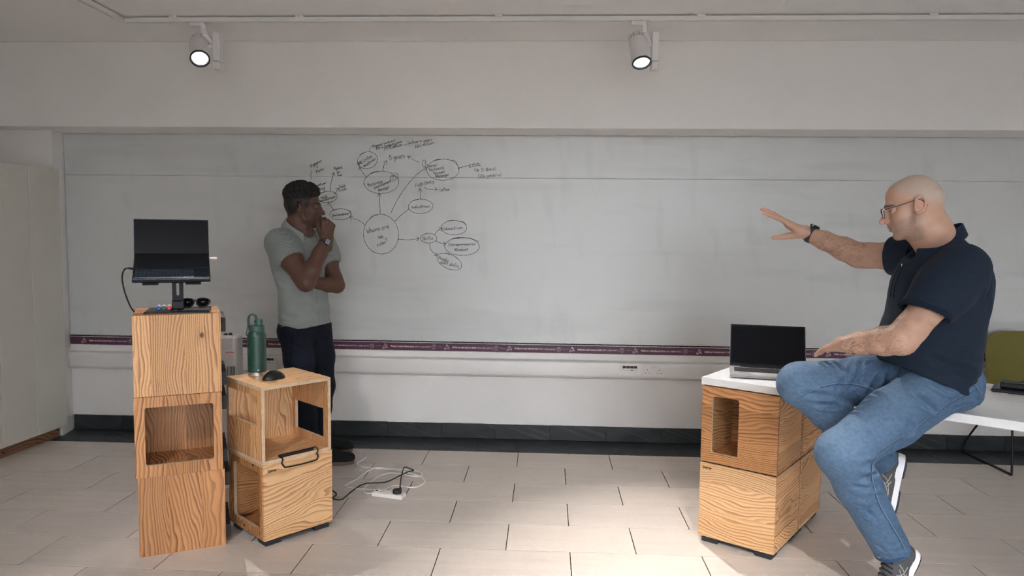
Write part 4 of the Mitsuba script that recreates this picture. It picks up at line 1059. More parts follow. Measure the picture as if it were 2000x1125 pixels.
class Field:
    """Smooth union (and smooth cuts) of tapered capsules and ellipsoids."""

    def __init__(self):
        self.items = []      # (kind, data, k, cut, centre, radius)

    def cone(self, a, b, ra, rb, k=0.02, cut=False, squash=None, flat=None):
        """Tapered capsule; squash = (axis, factor < 1): flattened along that axis about the line."""
        a, b = np.array(a, float), np.array(b, float)
        c = (a + b) / 2
        R = np.linalg.norm(b - a) / 2 + max(ra, rb)
        A = None
        if squash is not None:
            u = np.array(squash[0], float)
            u /= np.linalg.norm(u)
            A = np.eye(3) + (1 / squash[1] - 1) * np.outer(u, u)
        self.items.append(('cone', (a, b, ra, rb, A, squash[1] if squash else 1.0, flat), k, cut, c, R))
        return self

    def chain(self, pts, radii, k=0.02, squash=None, cut=False, flat=None):
        for i in range(len(pts) - 1):
            self.cone(pts[i], pts[i + 1], radii[i], radii[i + 1], k, cut, squash, flat)
        return self

    def ell(self, c, r, k=0.02, cut=False, R=None):
        """Ellipsoid with radii r along the columns of R."""
        R = np.eye(3) if R is None else np.array(R, float)
        self.items.append(('ell', (np.array(c, float), np.array(r, float), R), k, cut, np.array(c, float), float(max(r))))
        return self

    def ball(self, c, r, k=0.02, cut=False):
        return self.ell(c, (r, r, r), k, cut)

    def half(self, c, n):
        """Cut away everything on the side that n points to."""
        self.items.append(('half', (np.array(c, float), np.array(n, float) / np.linalg.norm(n)), 0.004, True, np.array(c, float), 1e9))
        return self

    def __call__(self, p, centre=None, reach=None):
        d = np.full(len(p), 1.0, F32)
        for kind, data, k, cut, c, R in self.items:
            if centre is not None and np.linalg.norm(c - centre) > R + reach + k + 0.03:
                continue
            if kind == 'cone':
                a, b, ra, rb, A, s, flat = data
                q, e = p - a.astype(F32), (b - a).astype(F32)
                if A is not None:
                    q, e = q @ A.astype(F32), (A @ (b - a)).astype(F32)
                t = np.clip((q @ e) / (e @ e + 1e-12), 0, 1)
                v = np.sqrt(((q - t[:, None] * e) ** 2).sum(1)) - (ra / s + (rb - ra) / s * t) if A is not None else np.sqrt(((q - t[:, None] * e) ** 2).sum(1)) - (ra + (rb - ra) * t)
                v = v * s if A is not None else v
                if flat is not None:
                    v = np.maximum(v, (p - flat[0].astype(F32)) @ flat[1].astype(F32))
            elif kind == 'ell':
                c0, r, M = data
                q = (p - c0.astype(F32)) @ M.astype(F32)
                k0 = np.sqrt(((q / r.astype(F32)) ** 2).sum(1)) + 1e-9
                k1 = np.sqrt(((q / (r * r).astype(F32)) ** 2).sum(1)) + 1e-9
                v = k0 * (k0 - 1) / k1
            else:
                v = (p - data[0].astype(F32)) @ (-data[1]).astype(F32)
            if cut:
                h = np.clip(k - np.abs(d + v), 0, None) / k
                d = np.maximum(d, -v) + h * h * k * 0.25
            else:
                h = np.clip(k - np.abs(d - v), 0, None) / k
                d = np.minimum(d, v) - h * h * k * 0.25
        return d

    def bounds(self):
        lo = np.min([c - R for kd, _, _, cut, c, R in self.items if not cut], 0) - 0.03
        hi = np.max([c + R for kd, _, _, cut, c, R in self.items if not cut], 0) + 0.03
        return lo, hi

    def mesh(self, h, B=16):
        """Surface nets over the blocks of the grid that the surface passes through."""
        lo, hi = self.bounds()
        nb = np.ceil((hi - lo) / (h * B)).astype(int)
        bi = np.stack(np.meshgrid(*[np.arange(n) for n in nb], indexing='ij'), -1).reshape(-1, 3)
        cen = lo + (bi + 0.5) * h * B
        dist = np.abs(self(cen.astype(F32)))
        near = bi[dist < h * B * 0.87]
        N = nb * B + 2
        g = np.stack(np.meshgrid(*[np.arange(B + 1)] * 3, indexing='ij'), -1).reshape(-1, 3)
        ids, verts, quads = [], [], []
        flat = lambda c: (c[:, 0] * N[1] + c[:, 1]) * N[2] + c[:, 2]
        todo, seen = [tuple(b) for b in near], {tuple(b) for b in near}
        while todo:
            b = np.array(todo.pop())
            o = b * B
            ctr = lo + (b + 0.5) * h * B
            pts = (lo + (o + g) * h).astype(F32)
            d = self(pts, ctr, h * B * 0.87).reshape(B + 1, B + 1, B + 1)
            s = d < 0
            for ax in range(3):          # follow the surface into neighbouring blocks
                for side, st in ((0, -1), (B, 1)):
                    fc = np.take(s, side, ax)
                    if fc.any() and not fc.all():
                        nb2 = b.copy()
                        nb2[ax] += st
                        if tuple(nb2) not in seen and (nb2 >= 0).all() and (nb2 < nb).all():
                            seen.add(tuple(nb2))
                            todo.append(tuple(nb2))
            cnt = sum(s[i:B + i, j:B + j, k:B + k].astype(np.int8) for i in (0, 1) for j in (0, 1) for k in (0, 1))
            act = np.argwhere((cnt > 0) & (cnt < 8))
            if not len(act):
                continue
            acc, num = np.zeros((len(act), 3)), np.zeros(len(act))
            for ax in range(3):
                for u in (0, 1):
                    for v in (0, 1):
                        c0 = act.copy()
                        c0[:, (ax + 1) % 3] += u
                        c0[:, (ax + 2) % 3] += v
                        c1 = c0.copy()
                        c1[:, ax] += 1
                        d0, d1 = d[tuple(c0.T)], d[tuple(c1.T)]
                        x = (d0 < 0) != (d1 < 0)
                        t = np.where(x, d0 / (d0 - d1 + 1e-12 * (d0 == d1)), 0)
                        pt = c0 + t[:, None] * (c1 - c0)
                        acc[x] += pt[x]
                        num[x] += 1
            verts.append(lo + (o + acc / num[:, None]) * h)
            ids.append(flat(o + act))
            for ax in range(3):
                a0 = [slice(0, B)] * 3
                a1 = list(a0)
                a1[ax] = slice(1, B + 1)
                s0, s1 = s[tuple(a0)], s[tuple(a1)]
                for sign in (True, False):
                    e = np.argwhere(s0 & ~s1 if sign else ~s0 & s1) + o
                    if not len(e):
                        continue
                    y, z = np.eye(3, dtype=int)[(ax + 1) % 3], np.eye(3, dtype=int)[(ax + 2) % 3]
                    r = [flat(e - y - z), flat(e - z), flat(e), flat(e - y)]
                    quads.append(np.stack(r if sign else r[::-1], 1))
        ids, verts, quads = np.concatenate(ids), np.concatenate(verts), np.concatenate(quads)
        order = np.argsort(ids)
        ids, verts = ids[order], verts[order]
        at = np.clip(np.searchsorted(ids, quads), 0, len(ids) - 1)
        ok = (ids[at] == quads).all(1)
        q = at[ok]
        m = trimesh.Trimesh(verts, np.vstack([q[:, [0, 1, 2]], q[:, [0, 2, 3]]]), process=False)
        return m


def relax(m, n=3):
    m.remove_unreferenced_vertices()
    e = m.edges_unique
    nv = len(m.vertices)
    W = coo_matrix((np.ones(2 * len(e)), (np.r_[e[:, 0], e[:, 1]], np.r_[e[:, 1], e[:, 0]])), shape=(nv, nv)).tocsr()
    deg = np.maximum(np.asarray(W.sum(1)), 1)
    v = np.array(m.vertices)
    for _ in range(n):
        v = v + 0.5 * (W @ v / deg - v)
        v = v - 0.51 * (W @ v / deg - v)
    m.vertices = v
    return m


def unit(v):
    v = np.array(v, float)
    return v / np.linalg.norm(v)


def basis(x, z):
    """Right-handed columns: x forward, y left, z as close to the given up as can be."""
    x = unit(x)
    y = unit(np.cross(z, x))
    return np.stack([x, y, np.cross(x, y)], 1)


def head(F, o, R, s=1.0, nose=1.0, jaw=1.0):
    """Head in its own frame: x to the face, y to the left ear, z up; o between the eyes' height and the ears."""
    P = lambda x, y, z: o + R @ (np.array([x, y, z]) * s)
    E = lambda c, r, k=0.015, cut=False: F.ell(P(*c), np.array(r) * s, k, cut, R)
    C = lambda a, b, ra, rb, k=0.012, cut=False: F.cone(P(*a), P(*b), ra * s, rb * s, k, cut)
    E((-0.018, 0, 0.030), (0.094, 0.076, 0.087), 0.01)
    E((-0.045, 0, 0.010), (0.066, 0.070, 0.066), 0.02)
    E((0.034, 0, 0.040), (0.052, 0.062, 0.055), 0.02)
    E((0.036, 0, -0.040), (0.052, 0.056 * jaw, 0.068), 0.02)
    for y in (-1, 1):
        C((-0.008, y * 0.056 * jaw, -0.045), (0.006, y * 0.052 * jaw, -0.078), 0.017, 0.015, 0.02)
        C((0.006, y * 0.052 * jaw, -0.078), (0.066, y * 0.013, -0.106), 0.015, 0.015, 0.02)
        E((0.048, y * 0.045, -0.028), (0.024, 0.019, 0.018), 0.026)
        E((0.042, y * 0.034, -0.066), (0.030, 0.022, 0.032), 0.03)
    E((0.068, 0, -0.104), (0.019, 0.022, 0.018), 0.015)
    E((0.058, 0, -0.072), (0.030, 0.032, 0.026), 0.02)
    C((0.078, -0.034, 0.016), (0.086, -0.008, 0.012), 0.0105, 0.010, 0.016)
    C((0.078, 0.034, 0.016), (0.086, 0.008, 0.012), 0.0105, 0.010, 0.016)
    for y in (-1, 1):
        E((0.089, y * 0.031, -0.002), (0.013, 0.017, 0.010), 0.014, True)
        E((0.078, y * 0.048, -0.003), (0.017, 0.014, 0.0085), 0.012, True)
    # lids over the eyeballs
    for y in (-1, 1):
        E((0.0700, y * 0.032, -0.004), (0.0152, 0.0160, 0.0150), 0.007)
        E((0.0840, y * 0.0360, -0.0045), (0.0120, 0.0145, 0.0044), 0.002, True)
    # nose
    C((0.076, 0, 0.010), (0.084, 0, -0.038), 0.0110, 0.0165, 0.012)
    C((0.088, 0, -0.004), (0.096, 0, -0.036), 0.0085, 0.0120, 0.010)
    C((0.086, 0, 0.006), (0.104 + 0.003 * nose, 0, -0.032), 0.0075, 0.0095, 0.010)
    C((0.102 + 0.004 * nose, 0, -0.034), (0.106 + 0.006 * nose, 0, -0.039), 0.0095, 0.0105, 0.008)
    for y in (-1, 1):
        E((0.096, y * 0.0115, -0.042), (0.012, 0.0085, 0.0085), 0.006)
        E((0.100, y * 0.0065, -0.052), (0.0055, 0.0034, 0.0045), 0.003, True)
    # mouth
    E((0.082, 0, -0.064), (0.014, 0.024, 0.016), 0.018)
    E((0.0860, 0, -0.0690), (0.0105, 0.0240, 0.0060), 0.007)
    E((0.0850, 0, -0.0805), (0.0105, 0.0210, 0.0068), 0.007)
    E((0.0980, 0, -0.0745), (0.0120, 0.0240, 0.0015), 0.003, True)
    E((0.093, 0, -0.0935), (0.009, 0.022, 0.005), 0.010, True)
    # ears: a tilted bowl with a rolled rim
    for y in (-1, 1):
        c, s_ = math.cos(0.22), math.sin(0.22)
        Re = R @ np.array([[c, 0, -s_], [0, 1, 0], [s_, 0, c]]) @ np.array([[math.cos(0.35 * y), -math.sin(0.35 * y), 0], [math.sin(0.35 * y), math.cos(0.35 * y), 0], [0, 0, 1]])
        oe = P(-0.015, y * 0.0775, -0.006)
        Q = lambda x, yy, z: oe + Re @ (np.array([x, yy * y, z]) * s)
        F.ell(Q(0.000, 0.000, 0.000), np.array((0.0185, 0.0085, 0.0325)) * s, 0.006, False, Re)
        F.ell(Q(0.003, 0.0115, 0.000), np.array((0.0120, 0.0090, 0.0205)) * s, 0.002, True, Re)
        F.ell(Q(0.005, 0.0075, -0.004), np.array((0.0070, 0.0090, 0.0090)) * s, 0.002, True, Re)
        rim = [(1.1 * x_, y_ * 1.1 + 0.003, z_ * 1.1) for x_, y_, z_ in [(0.012, 0.003, 0.010), (0.013, 0.005, 0.022), (0.003, 0.006, 0.0315), (-0.010, 0.007, 0.0285), (-0.0175, 0.008, 0.015), (-0.0185, 0.008, 0.000), (-0.014, 0.006, -0.014), (-0.006, 0.004, -0.024), (0.004, 0.003, -0.028)]]
        rim = smooth_path(rim, 3)
        for a, b in zip(rim, rim[1:]):
            F.cone(Q(*a), Q(*b), 0.0037 * s, 0.0037 * s, 0.004)
        F.ell(Q(0.004, 0.003, -0.027), np.array((0.0075, 0.0045, 0.008)) * s, 0.004, False, Re)
        F.ell(Q(0.013, 0.005, -0.004), np.array((0.004, 0.004, 0.007)) * s, 0.004, False, Re)
        F.cone(Q(-0.008, 0.004, 0.014), Q(-0.009, 0.005, -0.012), 0.003 * s, 0.003 * s, 0.004)
    return P


def eyes(person, o, R, s, iris, look=(1, 0, 0)):
    for y in (-1, 1):
        c = o + R @ (np.array([0.0705, y * 0.0320, -0.0042]) * s)
        e = trimesh.creation.icosphere(3, 0.0126 * s)
        g = unit(R @ np.array(look, float))
        d = (np.array(e.vertices) / (0.0126 * s)) @ g
        col = np.where(d[:, None] > 0.965, [[0.004, 0.004, 0.004]], np.where(d[:, None] > 0.80, [iris], [[0.21, 0.19, 0.18]]))
        e.apply_translation(c)
        part(person, 'eye', e, 'bsdf_eye', smooth=True, color=col)


scene['bsdf_eye'] = {'type': 'twosided', 'nested': {'type': 'principled', 'base_color': {'type': 'mesh_attribute', 'name': 'vertex_color'}, 'roughness': 0.12, 'specular': 0.5}}
scene['bsdf_skin'] = {'type': 'twosided', 'nested': {'type': 'principled', 'base_color': {'type': 'mesh_attribute', 'name': 'vertex_color'}, 'roughness': 0.48, 'specular': 0.40}}
scene['bsdf_skin_dark'] = {'type': 'twosided', 'nested': {'type': 'principled', 'base_color': {'type': 'mesh_attribute', 'name': 'vertex_color'}, 'roughness': 0.50, 'specular': 0.30}}

LEN = {'index': (0.044, 0.026, 0.021), 'middle': (0.048, 0.030, 0.022), 'ring': (0.044, 0.028, 0.022), 'little': (0.034, 0.020, 0.019)}
KN = {'index': (0.090, 0.029, 0.003), 'middle': (0.094, 0.009, 0.005), 'ring': (0.089, -0.011, 0.004), 'little': (0.080, -0.029, 0.000)}
RAD = {'index': (0.0098, 0.0090, 0.0082, 0.0070), 'middle': (0.0100, 0.0092, 0.0084, 0.0072), 'ring': (0.0096, 0.0088, 0.0080, 0.0068), 'little': (0.0084, 0.0078, 0.0070, 0.0062)}


def hand(F, o, R, side, curl, spread, thumb, s=1.0):
    """Hand from the wrist o: x along the fingers, z out of the back of the hand, y towards the thumb (side -1 mirrors it).
    curl: finger -> three bends in radians; spread: finger -> sideways angle; thumb: four points. Returns fingertip data for the nails."""
    P = lambda x, y, z: o + R @ (np.array([x, y * side, z]) * s)
    F.cone(P(-0.035, 0, 0), P(0.006, 0, 0), 0.027 * s, 0.026 * s, 0.012, False, (R[:, 2], 0.72))
    F.cone(P(0.006, 0.012, 0), P(0.030, 0.015, -0.003), 0.017 * s, 0.018 * s, 0.012)
    F.cone(P(0.006, -0.012, 0), P(0.030, -0.015, -0.003), 0.017 * s, 0.017 * s, 0.012)
    for f in KN:
        k = KN[f]
        F.cone(P(0.012, k[1] * 0.5, -0.001), P(k[0], k[1], k[2] - 0.003), 0.0150 * s, 0.0112 * s, 0.010)
        F.cone(P(0.030, k[1] * 0.7, -0.008), P(k[0] - 0.008, k[1], k[2] - 0.009), 0.0110 * s, 0.0085 * s, 0.010)
    tips = []
    for f in KN:
        p = np.array(KN[f]) - [0, 0, 0.003]
        a, yaw = 0.0, spread[f]
        for i in range(3):
            a += curl[f][i]
            d = np.array([math.cos(a) * math.cos(yaw), math.cos(a) * math.sin(yaw), -math.sin(a)])
            q = p + d * LEN[f][i]
            F.cone(P(*p), P(*q), RAD[f][i] * s, RAD[f][i + 1] * s, 0.003)
            p = q
        up = np.array([math.sin(a), 0, math.cos(a)])
        tips.append((P(*(p - d * 0.004 + up * RAD[f][3] * 0.80)), R @ (d * [1, side, 1]), R @ up, RAD[f][3] * s))
    tp = [P(*t) for t in thumb]
    for i, (ra, rb) in enumerate(((0.0175, 0.0130), (0.0128, 0.0108), (0.0106, 0.0088))):
        F.cone(tp[i], tp[i + 1], ra * s, rb * s, 0.010 if i == 0 else 0.004)
    d = unit(tp[3] - tp[2])
    return tips, (tp[3] - d * 0.004, d, 0.0088 * s)


def nails(person, tips, bsdf):
    for c, d, up, r in tips:
        side = unit(np.cross(up, d))
        m = np.eye(4)
        m[:3, 0], m[:3, 1], m[:3, 2], m[:3, 3] = unit(d), side, unit(np.cross(unit(d), side)), c
        e = trimesh.creation.icosphere(2)
        e.apply_scale((r * 0.85, r * 0.72, r * 0.30))
        e.apply_transform(m)
        part(person, 'nail', e, bsdf, smooth=True)


def limb(F, a, b, c, r, k=0.015, bulge=0.0, side=None):
    """Upper arm and forearm: radii at shoulder, above elbow, elbow, thick of the forearm, wrist."""
    a, b, c = (np.array(x, float) for x in (a, b, c))
    F.chain([a, a + (b - a) * 0.45, a + (b - a) * 0.85, b], [r[0], r[1], r[2], r[2]], k)
    F.chain([b, b + (c - b) * 0.28, b + (c - b) * 0.68, c], [r[2] * 0.98, r[3], r[3] * 0.80, r[4]], k)


def near_value(p, c, r):
    return np.exp(-((p - c) ** 2).sum(1) / (r * r))


def vnoise(p, f, o=3, seed=0):
    return meshkit.fbm(np.asarray(p) * f, o, seed)


def folds(m, fn):
    """Move the vertices along their normals by fn(points, normals) metres."""
    n = np.array(m.vertex_normals)
    v = np.array(m.vertices)
    m.vertices = v + n * fn(v, n)[:, None]
    return m


def crease(p, a, b, depth, width):
    """A fold: a groove with a raised flank along the line a-b."""
    a, b = np.array(a, float), np.array(b, float)
    e = b - a
    t = np.clip(((p - a) @ e) / (e @ e), 0, 1)
    d = np.sqrt(((p - a - t[:, None] * e) ** 2).sum(1))
    taper = np.sin(np.pi * np.clip(t * 0.9 + 0.05, 0, 1)) ** 0.7
    u = d / width
    return depth * taper * (-np.exp(-u * u) + 0.75 * np.exp(-((u - 1.7) ** 2) / 0.7))


def snap_path(mesh, pts, n=10, lift=0.0008):
    """A smooth line laid on the surface."""
    v, nr = np.array(mesh.vertices), np.array(mesh.vertex_normals)
    tree = cKDTree(v)
    q = smooth_path(pts, n)
    d, i = tree.query(q, k=4)
    w = 1 / (d + 1e-4)
    w /= w.sum(1, keepdims=True)
    s = (v[i] * w[..., None]).sum(1) + (nr[i] * w[..., None]).sum(1) * lift
    for _ in range(2):
        s[1:-1] = s[1:-1] * 0.5 + (s[:-2] + s[2:]) * 0.25
    return s


def collar(c, f, l, u, rx, ry, th, stand, leaf, drop, flare=0.022, thick=0.0022, open_=0.0):
    """A turned-down collar round the neck: th = half opening angle measured from the back; leaf lengthens by drop towards the points."""
    rows, N = [], 41
    for i in range(N):
        t = -th + 2 * th * i / (N - 1)
        dirv = -f * math.cos(t) * ry + l * math.sin(t) * rx
        dn = unit(-f * math.cos(t) + l * math.sin(t))
        g = (abs(t) / th) ** 3
        dw = unit(u * 0.15 + np.array([0, 0, 0.85]))
        fl = flare * (0.35 + 0.65 * min(1.0, abs(t) / 1.3))
        fwd = f * open_ * g
        top = c + dirv + u * stand * (1 - 0.25 * g) + fwd
        row = [c + dirv * 0.98 + dn * 0.002 + fwd * 0.6, c + dirv + dn * 0.0015 + u * stand * 0.55 + fwd, top + dn * 0.003, top + dn * 0.008 - dw * 0.004,
               top + dn * (0.008 + fl * 0.5) - dw * (leaf * 0.5 + drop * g * 0.5), top + dn * (0.008 + fl) - dw * (leaf + drop * g)]
        rows.append(row)
    V = np.array(rows).reshape(-1, 3)
    k = 6
    q = np.array([[i * k + j, (i + 1) * k + j, (i + 1) * k + j + 1, i * k + j + 1] for i in range(N - 1) for j in range(k - 1)])
    return shell(V, q, thick)


def band(c, R, rx, rz, w, t, n=40):
    """A watch strap: an oval ring round the wrist, c its centre, R columns (along the arm, across, out)."""
    prof = rrect(-w / 2, 0, w / 2, t, min(t, w) * 0.3, 3)
    q = np.array(prof.exterior.coords)[:-1]
    V = []
    for i in range(n):
        a = 2 * math.pi * i / n
        for x, r in q:
            V.append(c + R @ np.array([x, (rx + r) * math.cos(a), (rz + r) * math.sin(a)]))
    k = len(q)
    fs = []
    for i in range(n):
        for j in range(k):
            a, b = i * k + j, i * k + (j + 1) % k
            c2, d = ((i + 1) % n) * k + (j + 1) % k, ((i + 1) % n) * k + j
            fs += [[a, b, c2], [a, c2, d]]
    m = trimesh.Trimesh(np.array(V), np.array(fs), process=False)
    trimesh.repair.fix_normals(m)
    return m

# ------------------------------------------------------------------ shoes
def outline(L, w_heel, w_mid, w_ball, side=1, grow=0.0):
    """Footprint, x from the heel to the toe."""
    pts = [(0.0, 0), (0.012, w_heel * 0.75), (0.05, w_heel), (0.11, w_mid), (0.19, w_ball * 1.02), (0.235, w_ball * 0.92), (0.272, w_ball * 0.55), (L, 0.004 * side),
           (0.276, -w_ball * 0.55), (0.24, -w_ball * 0.90), (0.195, -w_ball), (0.11, -w_mid * 1.15), (0.05, -w_heel), (0.012, -w_heel * 0.75)]
    p = Polygon(smooth_path(pts, 6, closed=True)).buffer(0)
    return p.buffer(grow)


def bend_toe(m, start=0.17, k=0.55):
    v = np.array(m.vertices)
    t = np.clip((v[:, 0] - start) / 0.12, 0, 1)
    v[:, 2] += 0.022 * t * t * k
    m.vertices = v
    return m


def slab(poly, z0, z1, inset=0.0, n=4):
    """A sole: the outline with rounded upper and lower edges."""
    r = inset
    ms = []
    for i in range(n):
        ta, tb = i / n, (i + 1) / n
        g = -r * (2 * abs((ta + tb) / 2 - 0.5)) ** 2.2
        ms.append(extrude(poly.buffer(g), (z1 - z0) / n + 0.0006, frame(z=z0 + (z1 - z0) * ta - 0.0003)))
    return cat(*ms)


def densify(m, L=0.012):
    v, f = trimesh.remesh.subdivide_to_size(m.vertices, m.faces, L)
    return trimesh.Trimesh(v, f, process=False)


def trainer(person, m, hide_sole=False, side=1, label=None):
    """Running shoe: grey knit upper, thick white midsole, dark outsole pads, laces, pale crossing stripes, yellow heel tab."""
    root = part(person, 'shoe', None_mesh(), 'bsdf_shoe_grey') if False else fresh(person + '__shoe')
    U = Field()
    U.cone((0.040, 0, 0.050), (0.050, 0, 0.092), 0.037, 0.036, 0.02, False, ((0, 1, 0), 0.86))
    U.cone((0.042, 0, 0.045), (0.130, 0, 0.050), 0.036, 0.037, 0.02, False, ((0, 1, 0), 0.92))
    U.cone((0.060, 0, 0.080), (0.165, 0, 0.052), 0.034, 0.034, 0.02, False, ((0, 1, 0), 0.9))
    U.cone((0.130, 0, 0.046), (0.232, 0.0, 0.036), 0.040, 0.037, 0.02, False, ((0, 0, 1), 0.80))
    U.cone((0.200, 0, 0.036), (0.247, 0.0, 0.030), 0.042, 0.032, 0.02, False, ((0, 0, 1), 0.75))
    U.cone((0.048, 0, 0.105), (0.056, 0, 0.150), 0.026, 0.029, 0.004, True)
    U.half((0.05, 0, 0.026), (0, 0, -1))
    U.half((0.055, 0, 0.116), (-0.10, 0, 1))
    up = bend_toe(relax(U.mesh(0.0032), 2), 0.17, 1.0)
    scene[root] = mikit.ply(moved(up, m), 'bsdf_shoe_grey', smooth=True)
    if label:
        labels[root] = {'label': label}
    so = bend_toe(densify(slab(outline(0.292, 0.036, 0.034, 0.050, side, 0.003), 0.008, 0.040, 0.004)), 0.17, 1.0)
    put(fresh(root + '__midsole'), moved(so, m), 'bsdf_sole_white', smooth=35, label='thick white midsole')
    o2 = outline(0.290, 0.034, 0.030, 0.048, side, -0.002)
    heelp, ballp, toep = o2.intersection(sbox(0.0, -0.1, 0.085, 0.1)), o2.intersection(sbox(0.135, -0.1, 0.232, 0.1)), o2.intersection(sbox(0.236, -0.1, 0.4, 0.1))
    for nm, pl_, bs in (('outsole_pad', heelp, 'bsdf_black_rubber'), ('outsole_pad', ballp, 'bsdf_black_rubber'), ('toe_rubber', toep, 'bsdf_toe_rubber')):
        e = bend_toe(densify(slab(pl_, 0.0, 0.009, 0.0015, 2)), 0.17, 1.0)
        put(fresh(root + '__' + nm), moved(e, m), bs, smooth=35)
    # tongue and laces
    for i in range(6):
        x, z = 0.090 + i * 0.017, 0.1045 - i * 0.0072
        w = 0.026 + 0.001 * i
        put(fresh(root + '__lace'), moved(tube(snap_path(up, [(x + 0.004, -w, z - 0.012), (x, -0.012, z), (x - 0.002, 0.0, z + 0.002), (x, 0.012, z), (x + 0.004, w, z - 0.012)], 5, 0.002), 0.0026, 6), m), 'bsdf_lace', smooth=40)
    for s in (-1, 1):
        for a in ([(0.10, 0.048, 0.075), (0.125, 0.05, 0.055), (0.165, 0.05, 0.040)], [(0.145, 0.048, 0.070), (0.125, 0.05, 0.055), (0.100, 0.05, 0.040)], [(0.125, 0.048, 0.078), (0.115, 0.05, 0.060), (0.075, 0.05, 0.042)], [(0.085, 0.048, 0.080), (0.100, 0.05, 0.055), (0.150, 0.05, 0.042)]):
            put(fresh(root + '__stripe'), moved(tube(snap_path(up, [(x, y * s, z) for x, y, z in a], 7, 0.0006), 0.0016, 6), m), 'bsdf_shoe_stripe', smooth=40)
        tri = snap_path(up, [(0.030, 0.04 * s, 0.098), (0.050, 0.045 * s, 0.078), (0.045, 0.045 * s, 0.064), (0.024, 0.04 * s, 0.085), (0.030, 0.04 * s, 0.098)], 4, 0.0008)
        put(fresh(root + '__heel_accent'), moved(tube(tri, 0.0028, 6), m), 'bsdf_shoe_yellow', smooth=40)
    put(fresh(root + '__heel_loop'), moved(tube(smooth_path([(0.010, -0.008, 0.108), (-0.002, -0.006, 0.125), (-0.002, 0.006, 0.125), (0.010, 0.008, 0.108)], 4), 0.0035, 6), m), 'bsdf_lace', smooth=40)
    return root


def knit(p, n, uv):
    return 0.5 * noise(p.x * 420, p.y * 420, p.z * 420) + 0.5 * noise(p.x * 160, p.y * 160, p.z * 160)


bumpmat('shoe_grey', (0.060, 0.064, 0.068), knit, 0.0012, 0.75, 0.3)
mat('sole_white', (0.66, 0.65, 0.68), 0.5, spec=0.3)
mat('toe_rubber', (0.19, 0.165, 0.145), 0.6, spec=0.3)
mat('lace', (0.016, 0.017, 0.02), 0.8, spec=0.2)
mat('shoe_stripe', (0.33, 0.31, 0.27), 0.6, spec=0.3)
mat('shoe_yellow', (0.50, 0.30, 0.06), 0.6, spec=0.3)
mat('sock', (0.012, 0.013, 0.016), 0.9, spec=0.1)
mat('watch_strap', (0.022, 0.026, 0.034), 0.55, spec=0.4)
mat('watch_glass', (0.006, 0.006, 0.008), 0.1, spec=0.5)

# ------------------------------------------------------------------ the seated man on the right
P2 = thing('person', 'bald man in navy polo and blue jeans sitting on the table, pointing left', 'person')
f2, l2, up3 = unit((-0.985, 0.17, 0)), unit((-0.17, -0.985, 0)), np.array([0, 0, 1.0])
B2 = np.stack([f2, l2, up3], 1)
shN, shF = np.array([1.490, 2.655, 1.352]), np.array([1.545, 2.985, 1.385])
elN, wrN = np.array([1.248, 2.565, 1.102]), np.array([1.132, 2.765, 1.054])
elF, wrF = np.array([1.356, 3.195, 1.381]), np.array([1.178, 3.320, 1.474])
NECK = np.array([1.492, 2.812, 1.432])
cu = unit(f2 * 0.47 + up3 * 0.88)              # axis of the neck opening, leaning forward
cf = unit(f2 - cu * (f2 @ cu))
s2 = 0.945
R2 = basis((-0.910, 0.345, -0.235), (0, 0, 1))
ear = np.array([1.350, 2.700, 1.577])
o2_ = ear - R2 @ (np.array([-0.015, 0.0775, -0.006]) * s2)
A = Field()
H = head(A, o2_, R2, s2, nose=1.5, jaw=1.06)
A.chain([H(-0.034, 0, -0.045), H(-0.048, 0, -0.105), NECK + [0.028, 0, -0.02]], [0.060, 0.062, 0.070], 0.03)
A.cone(H(0.01, 0, -0.085), NECK + cf * 0.040 - cu * 0.02, 0.038, 0.042, 0.03)
A.cone(NECK + [0.03, 0, -0.05], shN + [0, 0, 0.0], 0.050, 0.048, 0.04)
A.cone(NECK + [0.03, 0, -0.05], shF + [0, 0, 0.0], 0.050, 0.048, 0.04)
A.ell((1.525, 2.83, 1.24), (0.125, 0.165, 0.19), 0.05, False, B2)
A.ell((1.525, 2.85, 1.02), (0.125, 0.150, 0.16), 0.05, False, B2)
limb(A, shN, elN, wrN, (0.064, 0.062, 0.052, 0.050, 0.030), 0.02)
limb(A, shF, elF, wrF, (0.062, 0.062, 0.052, 0.049, 0.030), 0.02)
# resting left hand on the far thigh
hl = basis((-0.14, 0.95, -0.26), (-0.20, 0.20, 0.94))
crl = {k: (0.06 + 0.03 * i, 0.18, 0.12) for i, k in enumerate(('index', 'middle', 'ring', 'little'))}
spr = {'index': 0.06, 'middle': 0.0, 'ring': -0.05, 'little': -0.10}
tipsN, thN = hand(A, wrN, hl, -1, crl, spr, [(0.018, 0.022, -0.010), (0.045, 0.046, -0.020), (0.072, 0.058, -0.030), (0.094, 0.062, -0.040)], 1.04)
# pointing right hand, thumb dropped towards the viewer
zx = unit((-0.86, 0.15, 0.46))
hr = basis(zx, unit((0.44, -0.10, 0.89)))
crr = {'index': (0.06, 0.08, 0.06), 'middle': (-0.06, 0.08, 0.05), 'ring': (-0.10, 0.08, 0.05), 'little': (-0.16, 0.10, 0.05)}
spr2 = {'index': 0.10, 'middle': 0.03, 'ring': -0.05, 'little': -0.16}
tipsF, thF = hand(A, wrF, hr, 1, crr, spr2, [(0.020, 0.016, -0.012), (0.052, 0.034, -0.036), (0.082, 0.042, -0.058), (0.106, 0.046, -0.074)], 1.19)
skin = relax(A.mesh(0.0023), 3)
v = np.array(skin.vertices)
q = ((v - o2_) @ R2) / s2
base = np.tile(np.array([[0.450, 0.268, 0.190]]), (len(v), 1))
hd = (q[:, 2] > -0.14) & (np.abs(q[:, 0]) < 0.14) & (np.abs(q[:, 1]) < 0.10)
nz = vnoise(v, 45, 3, 1)[:, None]
base *= 0.90 + 0.20 * nz
